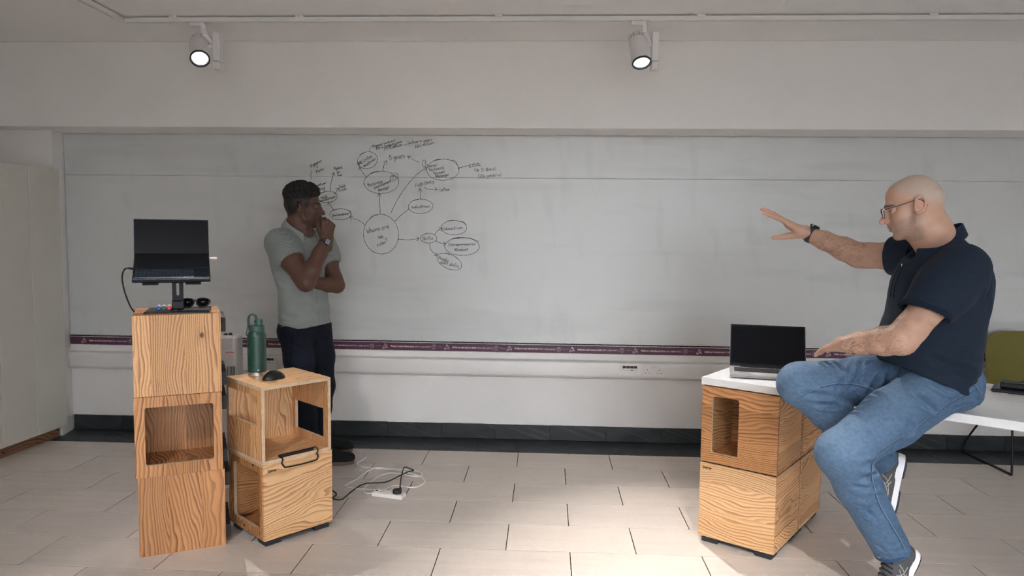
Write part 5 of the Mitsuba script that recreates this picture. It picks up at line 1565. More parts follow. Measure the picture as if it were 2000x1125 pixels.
sst = lambda a, b, x: np.clip((x - a) / (b - a), 0, 1) ** 2 * (3 - 2 * np.clip((x - a) / (b - a), 0, 1))
blend = lambda c, col, w: c * (1 - w[:, None]) + np.array(col) * w[:, None]
line_ = 0.058 + 0.35 * np.clip(-(q[:, 0] - 0.02), -0.05, 0.1) * 0 + np.where(q[:, 0] > 0.03, (q[:, 0] - 0.03) * 1.1, -(0.03 - q[:, 0]) * 0.62)
scalp = hd * sst(-0.022, 0.024, q[:, 2] - line_) * sst(0.085, 0.055, q[:, 0])
scalp *= 1 - sst(0.100, 0.088, np.abs(q[:, 2]) * 0 + 0.2)
base = blend(base, (0.420, 0.345, 0.290), 0.75 * scalp * (0.75 + 0.5 * vnoise(v, 120, 2, 2)))
beard = hd * sst(-0.030, -0.060, q[:, 2] + 0.25 * (q[:, 0] - 0.06)) * sst(-0.030, 0.0, q[:, 0]) * sst(0.120, 0.100, q[:, 0])
base = blend(base, (0.250, 0.170, 0.130), 0.62 * beard * (0.7 + 0.6 * vnoise(v, 150, 2, 3)))
base = blend(base, (0.56, 0.30, 0.20), 0.5 * hd * near_value(q, np.array([0.075, 0, 0.065]), 0.04))
base = blend(base, (0.58, 0.28, 0.22), 0.6 * hd * near_value(q, np.array([0.112, 0, -0.038]), 0.022))
lips = hd * np.clip(near_value(q * [1, 0.5, 1.6], np.array([0.094, 0, -0.1195]), 0.0105) * 1.6, 0, 1)
base = blend(base, (0.30, 0.13, 0.11), 0.8 * lips)
for s in (-1, 1):
    base = blend(base, (0.55, 0.29, 0.225), 0.5 * hd * near_value(q, np.array([-0.015, 0.083 * s, -0.006]), 0.026))
    brow = hd * np.exp(-((q[:, 2] - 0.019 + 0.18 * np.abs(np.abs(q[:, 1]) - 0.028)) / 0.0045) ** 2) * sst(0.006, 0.012, np.abs(q[:, 1])) * sst(0.053, 0.046, np.abs(q[:, 1])) * (q[:, 0] > 0.05)
    base = blend(base, (0.035, 0.026, 0.022), 0.75 * brow)
    base = blend(base, (0.30, 0.17, 0.13), 0.5 * hd * near_value(q, np.array([0.078, 0.031 * s, -0.016]), 0.010))
    base = blend(base, (0.05, 0.03, 0.025), 0.7 * hd * np.clip(near_value(q * [0.7, 0.6, 2.2], np.array([0.079 * 0.7, 0.036 * 0.6 * s, 0.0012 * 2.2]), 0.0085), 0, 1))
for a, b in ((elN, wrN), (elF, wrF)):      # dark hair on the forearms
    e = b - a
    t = ((v - a) @ e) / (e @ e)
    d = np.linalg.norm(v - a - np.clip(t, 0, 1)[:, None] * e, axis=1)
    st = vnoise(np.stack([t * 16, (v @ unit(np.cross(e, up3))) * 420, (v @ up3) * 420 + t * 60], 1), 1.0, 2, 6) * 0.7 + 0.3 * vnoise(v, 30, 2, 8)
    w = (d < 0.075) * sst(-0.35, 0.05, t) * sst(1.02, 0.9, t) * sst(0.46, 0.68, st)
    base = blend(base, (0.13, 0.085, 0.065), 0.60 * w)
for c, d, u, r in tipsN + tipsF:
    base = blend(base, (0.60, 0.32, 0.25), 0.4 * near_value(v, c, 0.03))
put(P2 + '__body', skin, 'bsdf_skin', smooth=True, color=base)
eyes(P2, o2_, R2, s2, (0.05, 0.025, 0.012), (0.94, 0.0, -0.30))
mat('nail', (0.62, 0.42, 0.36), 0.3, spec=0.5)
nails(P2, tipsN + tipsF + [(thF[0] + hr[:, 2] * 0.006, thF[1], hr[:, 2], thF[2]), (thN[0] + hl[:, 2] * 0.006, thN[1], hl[:, 2], thN[2])], 'bsdf_nail')

# navy polo shirt
S2 = Field()
S2.ell((1.508, 2.83, 1.235), (0.172, 0.205, 0.205), 0.06, False, B2)
S2.ell((1.535, 2.83, 1.315), (0.128, 0.190, 0.110), 0.06, False, B2)
S2.ell((1.485, 2.840, 1.040), (0.184, 0.190, 0.190), 0.07, False, B2)
S2.ell((1.505, 2.850, 0.905), (0.135, 0.190, 0.130), 0.07, False, B2)
S2.cone(NECK + l2 * 0.03 + [0.034, 0.0, -0.086], shN + [0.0, 0.0, -0.004], 0.074, 0.072, 0.05)
S2.cone(NECK - cu * 0.07, NECK - cu * 0.030, 0.084, 0.080, 0.03)
S2.cone(NECK - l2 * 0.03 + [0.034, 0.0, -0.086], shF + [0.0, 0.0, -0.004], 0.074, 0.068, 0.05)
nN = unit((-0.40, -0.16, -0.90))
cuffN, cuffF = shN + (elN - shN) * 0.63, shF + (elF - shF) * 0.52
S2.chain([shN, shN + (elN - shN) * 0.3, cuffN + unit(elN - shN) * 0.03], [0.084, 0.088, 0.082], 0.05, flat=(cuffN, nN))
S2.chain([shF, shF + (elF - shF) * 0.3, cuffF + unit(elF - shF) * 0.03], [0.076, 0.078, 0.074], 0.05, flat=(cuffF, unit(elF - shF)))
dN, dF = unit(elN - shN), unit(elF - shF)
S2.half(cuffN + dN * 0.002, dN) if False else S2.cone(cuffN - dN * 0.004, cuffN + dN * 0.13, 0.069, 0.074, 0.002, True)
S2.cone(cuffF - dF * 0.004, cuffF + dF * 0.13, 0.059, 0.066, 0.002, True)
S2.half((1.54, 2.85, 0.890), unit((-0.42, 0.0, -1)))
# neck opening: cut a bowl and the open V in front of it
S2.cone(NECK - cu * 0.01, NECK + cu * 0.12, 0.074, 0.080, 0.004, True)
S2.cone(NECK + cf * 0.070 - cu * 0.03, NECK + cf * 0.10 + cu * 0.05, 0.020, 0.040, 0.01, True)
shirt = relax(S2.mesh(0.0042), 3)


def shirt_folds(p, n):
    d = 0.0035 * (vnoise(p * [1, 1, 2.2], 9, 3, 11) - 0.5)
    t = (p @ np.array([0.5, 0, 1.0])) * 42 + 5 * vnoise(p, 6, 2, 12)
    low = sst(1.15, 0.95, p[:, 2])
    d += 0.0045 * low * np.sin(t) * vnoise(p, 7, 2, 13)
    for a, b, dp, w in (((1.46, 2.58, 1.30), (1.40, 2.62, 1.12), 0.007, 0.012), ((1.42, 2.66, 1.33), (1.36, 2.70, 1.18), 0.006, 0.012), ((1.50, 2.60, 1.36), (1.56, 2.62, 1.22), 0.005, 0.014),
                        ((1.62, 2.64, 1.27), (1.66, 2.70, 1.12), 0.005, 0.013), ((1.40, 2.66, 1.02), (1.62, 2.66, 0.95), 0.008, 0.016), ((1.36, 2.72, 1.10), (1.56, 2.64, 1.04), 0.006, 0.015),
                        ((1.46, 2.65, 0.93), (1.68, 2.74, 0.885), 0.007, 0.014), ((1.47, 2.98, 1.36), (1.44, 2.95, 1.22), 0.006, 0.012)):
        d += crease(p, a, b, dp, w)
    return d


folds(shirt, shirt_folds)
bumpmat('polo_navy', proc(lambda p, n, uv: mi.Color3f(0.0095, 0.0175, 0.0315) * (0.85 + 0.3 * noise(p.x * 300, p.y * 300, p.z * 300))), knit, 0.0006, 0.85, 0.25, sheen=0.4)
mat('polo_dark', (0.0075, 0.0135, 0.025), 0.9, spec=0.2)
SH = put(P2 + '__polo_shirt', shirt, 'bsdf_polo_navy', smooth=True, label='navy polo shirt with an open collar')
put(SH + '__collar', collar(NECK + cu * 0.004, cf, l2, cu, 0.082, 0.096, 2.45, 0.040, 0.050, 0.030, 0.030, 0.0028, 0.012), 'bsdf_polo_navy', smooth=60)
for c, d, r in ((cuffN, nN, 0.0855), (cuffF, dF, 0.0745)):
    Rb = basis(d, np.cross(d, [0, 0, 1.0]))
    put(fresh(SH + '__sleeve_hem'), band(c - d * 0.006, Rb, r - 0.012, r - 0.012, 0.018, 0.0150, 48), 'bsdf_polo_dark', smooth=50)
pl0, pl1 = NECK + f2 * 0.100 + [0, 0, -0.070], NECK + f2 * 0.150 + [0, 0, -0.205]
for off in (-0.013, 0.015):
    put(fresh(SH + '__placket_seam'), tube(snap_path(shirt, [pl0 + l2 * off, (pl0 + pl1) / 2 + l2 * off, pl1 + l2 * off], 10, 0.0008), 0.0016, 6), 'bsdf_polo_dark', smooth=40)
for t in (0.15,):
    b = snap_path(shirt, [pl0 + (pl1 - pl0) * t, pl0 + (pl1 - pl0) * (t + 0.02)], 2, 0.001)[0]
    Rb = basis(f2, up3)
    m4 = np.eye(4)
    m4[:3, 0], m4[:3, 1], m4[:3, 2], m4[:3, 3] = l2, up3, f2, b
    put(fresh(SH + '__button'), moved(lathe([(0, 0), (0.0055, 0), (0.0058, 0.0012), (0.004, 0.002), (0, 0.0014)], 18, np.eye(4)), m4), 'bsdf_white_gloss', smooth=35, label='small white button')
arm_seam = [shN + np.array([0.035, 0.05, 0.075]), shN + np.array([0.075, 0.02, 0.03]), shN + np.array([0.085, 0.02, -0.04]), shN + np.array([0.055, 0.03, -0.10])]
put(fresh(SH + '__shoulder_seam'), tube(snap_path(shirt, arm_seam, 10, 0.0004), 0.0013, 6), 'bsdf_polo_dark', smooth=40)

# blue jeans
hipN, hipF = np.array([1.500, 2.775, 0.902]), np.array([1.545, 2.965, 0.893])
knN, anN = np.array([1.108, 2.690, 0.655]), np.array([1.322, 2.715, 0.285])
knF, anF = np.array([1.030, 2.930, 0.865]), np.array([1.338, 2.885, 0.585])
J = Field()
J.ell((1.535, 2.870, 0.915), (0.158, 0.188, 0.118), 0.05, False, B2)
J.ell((1.590, 2.860, 0.875), (0.085, 0.170, 0.080), 0.05, False, B2)
J.chain([hipN, hipN + (knN - hipN) * 0.5, knN], [0.108, 0.104, 0.086], 0.03)
J.chain([hipF, hipF + (knF - hipF) * 0.5, knF], [0.100, 0.096, 0.082], 0.03)
J.ball(knN + [0.012, 0, -0.006], 0.088, 0.03)
J.ball(knF + [0.010, 0, -0.004], 0.084, 0.03)
J.chain([knN, knN + (anN - knN) * 0.35, anN], [0.086, 0.081, 0.066], 0.02)
J.chain([knF, knF + (anF - knF) * 0.4, anF], [0.080, 0.076, 0.066], 0.02)
J.half(anN + [0.0, 0, -0.030], unit(anN - knN) + np.array([-0.05, 0, -0.1]))
J.cone(anN - [0, 0, 0.02], anN + unit(anN - knN) * 0.12, 0.058, 0.064, 0.002, True)
dA = unit(anF - knF)
J.cone(anF + dA * 0.095, anF + dA * 0.20, 0.060, 0.080, 0.004, True)
J.half((1.53, 2.86, 1.005), unit((0.15, 0, 1)))
jean = relax(J.mesh(0.0042), 3)


def jean_folds(p, n):
    d = 0.0030 * (vnoise(p, 11, 3, 21) - 0.5)
    # hip and lap
    for a, b, dp, w in (((1.34, 2.66, 0.90), (1.46, 2.62, 0.80), 0.010, 0.016), ((1.40, 2.68, 0.95), (1.55, 2.62, 0.86), 0.009, 0.015), ((1.30, 2.66, 0.86), (1.34, 2.60, 0.72), 0.006, 0.016),
                        ((1.33, 2.84, 0.955), (1.24, 2.83, 0.80), 0.012, 0.016), ((1.27, 2.90, 0.970), (1.20, 2.84, 0.86), 0.008, 0.014), ((1.20, 2.92, 0.965), (1.15, 2.84, 0.86), 0.006, 0.013),
                        # behind the near knee
                        ((1.16, 2.61, 0.585), (1.26, 2.64, 0.60), 0.012, 0.014), ((1.13, 2.61, 0.55), (1.27, 2.66, 0.545), 0.009, 0.014), ((1.10, 2.61, 0.635), (1.23, 2.62, 0.64), 0.006, 0.015),
                        # far knee
                        ((1.05, 2.84, 0.80), (1.18, 2.83, 0.80), 0.010, 0.013), ((1.02, 2.84, 0.845), (1.17, 2.83, 0.835), 0.008, 0.014),
                        # lower legs
                        ((1.17, 2.62, 0.47), (1.26, 2.66, 0.40), 0.006, 0.014), ((1.24, 2.66, 0.36), (1.36, 2.68, 0.33), 0.007, 0.012), ((1.25, 2.66, 0.31), (1.37, 2.68, 0.285), 0.006, 0.011),
                        ((1.56, 2.66, 0.88), (1.66, 2.72, 0.84), 0.007, 0.014), ((1.50, 2.64, 0.84), (1.60, 2.66, 0.81), 0.006, 0.014)):
        d += crease(p, a, b, dp * 1.35, w * 0.85)
    return d


folds(jean, jean_folds)
v = np.array(jean.vertices)


def along(v, a, b):
    e = b - a
    t = np.clip(((v - a) @ e) / (e @ e), 0, 1)
    return t, np.linalg.norm(v - a - t[:, None] * e, axis=1)


wear = 0.35 * np.ones(len(v))
tN, dNn = along(v, hipN, knN)
tF, dFf = along(v, hipF, knF)
nn = np.array(jean.vertex_normals)
wear += 0.35 * sst(-0.3, 0.9, nn[:, 2]) * (dNn < 0.14) + 0.30 * sst(-0.2, 0.9, nn[:, 2]) * (dFf < 0.12)
wear += 0.25 * near_value(v, knN + [-0.05, -0.03, 0.03], 0.13) + 0.25 * near_value(v, knF + [-0.05, -0.03, 0.03], 0.13)
wear += 0.25 * (vnoise(v, 16, 3, 31) - 0.5) + 0.5 * (vnoise(v * [1, 1, 1], 110, 2, 32) - 0.5)
wear = np.clip(wear, 0, 1)[:, None]
jc = np.array([[0.026, 0.056, 0.108]]) * (1 - wear) + np.array([[0.120, 0.190, 0.285]]) * wear


def twill(p, n, uv):
    return noise(p.x * 700 + p.z * 300, p.y * 500, p.z * 700)


scene['bsdf_denim'] = {'type': 'twosided', 'nested': {'type': 'bumpmap', 'texture': proc(twill, 5e-4), 'scale': 0.0005, 'nested': {'type': 'principled',
                       'base_color': {'type': 'mesh_attribute', 'name': 'vertex_color'}, 'roughness': 0.85, 'specular': 0.2, 'sheen': 0.3}}}
JN = put(P2 + '__jeans', jean, 'bsdf_denim', smooth=True, color=jc, label='washed blue jeans')
mat('denim_dark', (0.030, 0.060, 0.120), 0.9, spec=0.1)
mat('denim_thread', (0.22, 0.27, 0.33), 0.9, spec=0.1)
seams = {'side_seam': [(1.590, 2.675, 0.915), (1.470, 2.655, 0.850), (1.330, 2.620, 0.755), (1.215, 2.595, 0.665), (1.190, 2.605, 0.580), (1.235, 2.625, 0.470), (1.300, 2.645, 0.370), (1.345, 2.660, 0.290)],
         'pocket_seam': [(1.520, 2.655, 0.985), (1.565, 2.655, 0.945), (1.600, 2.665, 0.905), (1.600, 2.670, 0.890)],
         'rear_pocket_seam': [(1.640, 2.705, 0.880), (1.600, 2.670, 0.850), (1.560, 2.650, 0.815), (1.520, 2.650, 0.790)],
         'knee_seam': [(1.010, 2.850, 0.830), (1.060, 2.845, 0.860), (1.130, 2.835, 0.880), (1.210, 2.835, 0.880), (1.290, 2.83, 0.860)],
         'fly_seam': [(1.300, 2.775, 0.920), (1.330, 2.770, 0.965), (1.380, 2.745, 0.990), (1.430, 2.735, 0.975)]}
for nm, pts in seams.items():
    line = snap_path(jean, pts, 10, 0.0006)
    put(fresh(JN + '__' + nm), tube(line, 0.0013, 6), 'bsdf_denim_dark', smooth=40)
    put(fresh(JN + '__stitching'), tube(snap_path(jean, np.array(pts) + [0.004, -0.002, 0.006], 10, 0.0006), 0.0007, 5), 'bsdf_denim_thread', smooth=40)
hemR = basis(unit(anN - knN), (0, -1, 0))
put(fresh(JN + '__hem'), band(anN + unit(anN - knN) * 0.008, hemR, 0.0645, 0.0645, 0.014, 0.0024, 48), 'bsdf_denim_dark', smooth=50)
# shoes and socks
foot = lambda heel, toe, upv: np.vstack([np.hstack([basis(np.array(toe) - np.array(heel), upv), np.array(heel, float)[:, None]]), [0, 0, 0, 1]])
mN = foot((1.436, 2.735, 0.262), (1.290, 2.655, 0.012), (-0.87, -0.05, 0.5))
mF = foot((1.452, 2.890, 0.590), (1.398, 2.880, 0.300), (-1.0, 0.30, 0.0))
mF[:3, :3] *= 1.06
trainer(P2, mN, label='grey running shoe of the foot on the floor')
trainer(P2, mF, label='grey running shoe of the crossed foot, its white sole turned out')
for a, m in ((anN, mN), (anF, mF)):
    c = (m @ np.array([0.052, 0, 0.10, 1.0]))[:3]
    put(fresh(P2 + '__sock'), tube([a, (a + c) / 2, c], [0.040, 0.036, 0.031], 20), 'bsdf_sock', smooth=True)

# his watch and glasses
def watch(c, d, out, rx, rz, label, square=True, screen='bsdf_watch_glass'):
    k = thing('wristwatch', label, 'watch')
    Rw = basis(d, out)
    part(k, 'strap', band(c, Rw, rx, rz, 0.022, 0.0030), 'bsdf_watch_strap', smooth=50)
    m4 = np.eye(4)
    m4[:3, :3], m4[:3, 3] = Rw, c + Rw[:, 2] * (rz + 0.0005)
    part(k, 'case', moved(cat(extrude(rrect(-0.0195, -0.0175, 0.0195, 0.0175, 0.008), 0.0085), extrude(rrect(-0.0185, -0.0165, 0.0185, 0.0165, 0.008), 0.0100)), m4), 'bsdf_black_metal', smooth=35)
    part(k, 'screen', moved(extrude(rrect(-0.0165, -0.0145, 0.0165, 0.0145, 0.006), 0.0008), m4 @ frame(z=0.0097)), screen, smooth=35)
    part(k, 'crown', moved(lathe([(0, 0), (0.0035, 0), (0.0035, 0.002), (0, 0.002)], 14), m4 @ frame(0.006, 0.0175, 0.005, rx=-math.pi / 2)), 'bsdf_chrome', smooth=35)
    return k


wd = unit(wrF - elF)
watch(wrF - wd * 0.014, wd, hr[:, 2], 0.0365, 0.0345, 'black smartwatch on the outstretched wrist of the seated man')
GL2 = thing('glasses', 'dark thin-rimmed glasses worn by the seated man', 'glasses')
mat('glasses_frame', (0.05, 0.04, 0.04), 0.3, metal=0.5)
scene['bsdf_spectacle_lens'] = {'type': 'thindielectric', 'int_ior': 1.5}
for s in (-1, 1):
    c = np.array([0.1075, 0.033 * s, -0.008])
    rim = [c + np.array([-0.004 * abs(math.cos(t)) * (1 if math.cos(t) * s > 0 else -0.3), 0.0245 * math.copysign(abs(math.cos(t)) ** 0.8, math.cos(t)), 0.0195 * math.copysign(abs(math.sin(t)) ** 0.8, math.sin(t))]) for t in np.linspace(0, 2 * math.pi, 33)[:-1]]
    w = np.array([H(*x) for x in rim])
    part(GL2, 'rim', tube(w, 0.0013, 8, closed=True), 'bsdf_glasses_frame', smooth=40)
    part(GL2, 'lens', trimesh.Trimesh(np.vstack([w, w.mean(0)]), [[i, (i + 1) % 32, 32] for i in range(32)], process=False), 'bsdf_spectacle_lens')
    tm = [(0.104, 0.058 * s, 0.004), (0.100, 0.068 * s, 0.006), (0.085, 0.0745 * s, 0.007), (0.045, 0.0790 * s, 0.010), (0.0, 0.0815 * s, 0.0155), (-0.018, 0.0830 * s, 0.017), (-0.036, 0.083 * s, 0.004), (-0.044, 0.081 * s, -0.014)]
    part(GL2, 'temple', tube(smooth_path([H(*x) for x in tm], 6), 0.0016, 8), 'bsdf_glasses_frame', smooth=40)
    m4 = np.eye(4)
    m4[:3, :3], m4[:3, 3] = R2, H(0.101, 0.064 * s, 0.006)
    part(GL2, 'hinge', moved(bx(-0.005, 0.004, -0.003, 0.003, -0.0025, 0.0025, 0.0008), m4), 'bsdf_chrome')
part(GL2, 'bridge', tube(smooth_path([H(0.109, -0.010, -0.002), H(0.112, 0, 0.002), H(0.109, 0.010, -0.002)], 5), 0.0013, 8), 'bsdf_glasses_frame', smooth=40)

# ------------------------------------------------------------------ the standing man by the left boxes
P1 = thing('person', 'standing man with short curly hair in a grey knitted shirt, hand at his mouth', 'person')
f1, l1 = unit((0.92, -0.40, 0)), unit((0.40, 0.92, 0))
B1 = np.stack([f1, l1, up3], 1)
sN, sF = np.array([-1.612, 4.275, 1.392]), np.array([-1.452, 4.590, 1.392])
eN, wN = np.array([-1.416, 4.170, 1.160]), np.array([-1.327, 4.285, 1.411])
eF, wF = np.array([-1.335, 4.520, 1.118]), np.array([-1.470, 4.330, 1.150])
NK = np.array([-1.548, 4.428, 1.478])
s1 = 1.045
R1 = basis((0.955, 0.290, 0.010), (0, 0, 1))
ear1 = np.array([-1.502, 4.345, 1.606])
o1 = ear1 - R1 @ (np.array([-0.015, -0.0775, -0.006]) * s1)
A1 = Field()
H1 = head(A1, o1, R1, s1, nose=1.0, jaw=1.0)
A1.chain([H1(-0.034, 0, -0.045), H1(-0.040, 0, -0.095), NK + [0.0, 0, -0.03]], [0.056, 0.056, 0.060], 0.03)
A1.cone(H1(0.008, 0, -0.085), NK + f1 * 0.055 + [0, 0, -0.03], 0.038, 0.042, 0.03)
A1.cone(NK + [0.0, 0, -0.075], sN, 0.050, 0.052, 0.05)
A1.cone(NK + [0.0, 0, -0.075], sF, 0.050, 0.052, 0.05)
A1.ell((-1.545, 4.430, 1.28), (0.105, 0.165, 0.17), 0.05, False, B1)
A1.ell((-1.530, 4.430, 1.06), (0.095, 0.140, 0.17), 0.05, False, B1)
limb(A1, sN, eN, wN, (0.064, 0.067, 0.054, 0.052, 0.030), 0.02)
limb(A1, sF, eF, wF, (0.058, 0.056, 0.048, 0.046, 0.028), 0.02)
# right fist raised to the mouth: back of the hand to the viewer, knuckles up, fingers curled towards the lips
hx = unit((0.10, 0.12, 0.985))
h1 = basis(hx, unit((0.60, -0.78, 0.10)))
c1 = {'index': (1.05, 1.25, 0.7), 'middle': (1.15, 1.30, 0.7), 'ring': (1.20, 1.35, 0.7), 'little': (1.15, 1.35, 0.7)}
z1 = {k: 0.0 for k in c1}
tips1, th1 = hand(A1, wN, h1, 1, c1, z1, [(0.020, 0.020, -0.012), (0.050, 0.040, -0.024), (0.080, 0.040, -0.036), (0.102, 0.026, -0.046)], 1.14)
# left hand tucked under the right arm
hx2 = unit((-0.75, -0.45, 0.10))
h2 = basis(hx2, unit((0.40, -0.75, 0.50)))
c2 = {k: (0.9, 1.2, 0.7) for k in c1}
tips2, th2 = hand(A1, wF, h2, -1, c2, {'index': 0.04, 'middle': 0, 'ring': -0.04, 'little': -0.08}, [(0.020, 0.020, -0.010), (0.045, 0.045, -0.015), (0.075, 0.052, -0.022), (0.098, 0.052, -0.028)], 1.0)
skin1 = relax(A1.mesh(0.0023), 3)
v = np.array(skin1.vertices)
q = ((v - o1) @ R1) / s1
base = np.tile(np.array([[0.088, 0.044, 0.031]]), (len(v), 1)) * (0.88 + 0.24 * vnoise(v, 40, 3, 41)[:, None])
hd = (q[:, 2] > -0.14) & (np.abs(q[:, 0]) < 0.14) & (np.abs(q[:, 1]) < 0.10)
line1 = np.interp(q[:, 0], [-0.12, -0.07, -0.040, -0.025, 0.002, 0.012, 0.026, 0.034, 0.055, 0.080], [-0.055, -0.050, -0.035, 0.022, 0.024, -0.004, -0.002, 0.040, 0.056, 0.066])
fade = hd * sst(-0.020, 0.012, q[:, 2] - line1) * sst(0.094, 0.084, q[:, 0])
base = blend(base, (0.012, 0.009, 0.008), 0.95 * fade)
side = hd * near_value(q * [1, 0, 1], np.array([0.012, 0, 0.0]), 0.022)
base = blend(base, (0.030, 0.018, 0.014), 0.5 * side)
brd = hd * sst(-0.020, -0.055, q[:, 2] + 0.2 * (q[:, 0] - 0.06)) * sst(-0.01, 0.02, q[:, 0])
base = blend(base, (0.055, 0.030, 0.022), 0.5 * brd)
mous = hd * near_value(q * [1, 0.45, 1.6], np.array([0.092, 0, -0.0580 * 1.6]), 0.012)
base = blend(base, (0.018, 0.012, 0.010), 0.75 * np.clip(mous * 1.3, 0, 1))
lips = hd * np.clip(near_value(q * [1, 0.5, 1.6], np.array([0.094, 0, -0.1195]), 0.0105) * 1.6, 0, 1)
base = blend(base, (0.14, 0.055, 0.045), 0.6 * lips)
for s in (-1, 1):
    brow = hd * np.exp(-((q[:, 2] - 0.020 + 0.15 * np.abs(np.abs(q[:, 1]) - 0.028)) / 0.0042) ** 2) * sst(0.006, 0.012, np.abs(q[:, 1])) * sst(0.053, 0.046, np.abs(q[:, 1])) * (q[:, 0] > 0.05)
    base = blend(base, (0.010, 0.007, 0.006), 0.8 * brow)
for c, d, u, r in tips1 + tips2:
    base = blend(base, (0.20, 0.105, 0.075), 0.3 * near_value(v, c, 0.02))
put(P1 + '__body', skin1, 'bsdf_skin_dark', smooth=True, color=base)
eyes(P1, o1, R1, s1, (0.012, 0.007, 0.005), (0.94, 0.0, -0.22))
mat('nail_dark', (0.30, 0.18, 0.14), 0.3, spec=0.5)
nails(P1, tips1 + tips2 + [(th1[0] + h1[:, 2] * 0.006, th1[1], h1[:, 2], th1[2])], 'bsdf_nail_dark')
# curly crop: a cap of hair cut along the hairline, its surface broken up into curls
HF = Field()
HF.ell(H1(-0.014, 0, 0.062), np.array((0.100, 0.079, 0.083)) * s1, 0.01, False, R1)
HF.ell(H1(0.025, 0, 0.079), np.array((0.058, 0.062, 0.055)) * s1, 0.008, False, R1)
HF.ell(H1(-0.050, 0, 0.045), np.array((0.068, 0.068, 0.066)) * s1, 0.008, False, R1)
nrm = lambda x, z: R1 @ unit((x, 0, z))
HF.half(H1(0.078, 0, 0.066), nrm(0.75, -0.66))
HF.half(H1(0.030, 0, 0.026), nrm(0.25, -1.0))
hair = HF.mesh(0.0024)
hn = np.array(hair.vertex_normals)
hv = np.array(hair.vertices)
up_ = np.clip(((hv - o1) @ R1)[:, 2] / s1, 0, 0.14)
amp = 0.003 + 0.016 * sst(0.040, 0.090, up_)
curl = np.abs(meshkit.noise(hv * 82, 51) - 0.5) * 2
curl2 = np.abs(meshkit.noise(hv * 210, 52) - 0.5) * 2
hair.vertices = hv + hn * (amp * (0.65 * (1 - curl) + 0.35 * (1 - curl2)))[:, None] - hn * (0.0055 - 0.002 * sst(0.04, 0.08, up_))[:, None]
mat('hair_black', (0.010, 0.0085, 0.008), 0.6, spec=0.3)
put(P1 + '__hair', hair, 'bsdf_hair_black', smooth=True, label='short black curly hair, faded at the sides')

# grey knitted shirt with an open collar
K = Field()
K.ell((-1.552, 4.430, 1.275), (0.132, 0.200, 0.185), 0.06, False, B1)
K.ell((-1.560, 4.430, 1.345), (0.112, 0.185, 0.100), 0.06, False, B1)
K.ell((-1.525, 4.430, 1.090), (0.118, 0.178, 0.200), 0.07, False, B1)
K.ell((-1.510, 4.425, 0.950), (0.122, 0.176, 0.140), 0.07, False, B1)
K.ell((-1.512, 4.425, 0.880), (0.126, 0.180, 0.090), 0.05, False, B1)
K.cone(NK - l1 * 0.035 + [-0.012, 0.0, -0.072], sN + [0.0, 0.0, -0.004], 0.070, 0.070, 0.05)
K.cone(NK + l1 * 0.035 + [-0.012, 0.0, -0.072], sF + [0.0, 0.0, -0.004], 0.070, 0.068, 0.05)
kN, kF = sN + (eN - sN) * 0.43, sF + (eF - sF) * 0.50
d1N, d1F = unit(eN - sN), unit(eF - sF)
K.chain([sN, sN + (eN - sN) * 0.3, kN + unit(eN - sN) * 0.03], [0.080, 0.084, 0.080], 0.05, flat=(kN, unit(eN - sN)))
K.chain([sF, sF + (eF - sF) * 0.3, kF + unit(eF - sF) * 0.03], [0.078, 0.078, 0.072], 0.05, flat=(kF, unit(eF - sF)))
K.cone(kN - d1N * 0.004, kN + d1N * 0.13, 0.068, 0.072, 0.002, True)
K.cone(kF - d1F * 0.004, kF + d1F * 0.13, 0.060, 0.066, 0.002, True)
K.half((-1.51, 4.42, 0.860), unit((0.18, -0.02, -1)))
cu1 = unit(f1 * 0.50 + up3 * 0.86)
cf1 = unit(f1 - cu1 * (f1 @ cu1))
NKc = NK + f1 * 0.0 + [0, 0, 0.002]
K.cone(NKc - cu1 * 0.02, NKc + cu1 * 0.12, 0.074, 0.082, 0.004, True)
K.cone(NKc + cf1 * 0.05 - cu1 * 0.03, NKc + cf1 * 0.150 - cu1 * 0.080, 0.050, 0.014, 0.01, True)
# the front edges part a little at the hem
K.cone((-1.384, 4.345, 0.84), (-1.392, 4.350, 0.985), 0.026, 0.003, 0.006, True)
knitm = relax(K.mesh(0.0042), 3)


def knit_folds(p, n):
    d = 0.0030 * (vnoise(p * [1, 1, 2.0], 10, 3, 61) - 0.5)
    d += 0.0040 * sst(1.12, 0.98, p[:, 2]) * np.sin((p @ np.array([0.35, 0, 1.0])) * 60 + 6 * vnoise(p, 6, 2, 62)) * vnoise(p, 8, 2, 63)
    for a, b, dp, w in (((-1.66, 4.24, 1.33), (-1.55, 4.18, 1.22), 0.005, 0.011), ((-1.67, 4.25, 1.36), (-1.56, 4.19, 1.27), 0.004, 0.010), ((-1.58, 4.23, 1.36), (-1.52, 4.20, 1.24), 0.006, 0.011),
                        ((-1.68, 4.26, 1.20), (-1.56, 4.24, 1.12), 0.005, 0.013), ((-1.62, 4.25, 0.95), (-1.46, 4.25, 0.93), 0.006, 0.011), ((-1.60, 4.25, 0.915), (-1.44, 4.26, 0.905), 0.005, 0.010)):
        d += crease(p, a, b, dp, w)
    return d


folds(knitm, knit_folds)


def lace_holes(p):
    """Rows of small holes in upright bands over chest, shoulders and sleeves; fine ribs below."""
    a = (p.x * 0.55 - p.y * 0.83) / 0.0090
    i = dr.floor(a)
    z = p.z / 0.0105 + 0.5 * (i - 2 * dr.floor(i * 0.5))
    dx, dz = a - i - 0.5, z - dr.floor(z) - 0.5
    hole = 1 - smoothstep(0.16, 0.40, dr.sqrt(dx * dx + dz * dz * 1.4))
    bandm = dr.select(cell_rand(dr.floor(a / 5.0), 3.0, 1.0) > 0.35, mi.Float(1.0), mi.Float(0.15))
    return hole * bandm * smoothstep(1.20, 1.26, p.z)


def cable_knit(p, n, uv):
    return -lace_holes(p) + 0.15 * dr.sin((p.x * 0.55 - p.y * 0.83) * 1300.0)


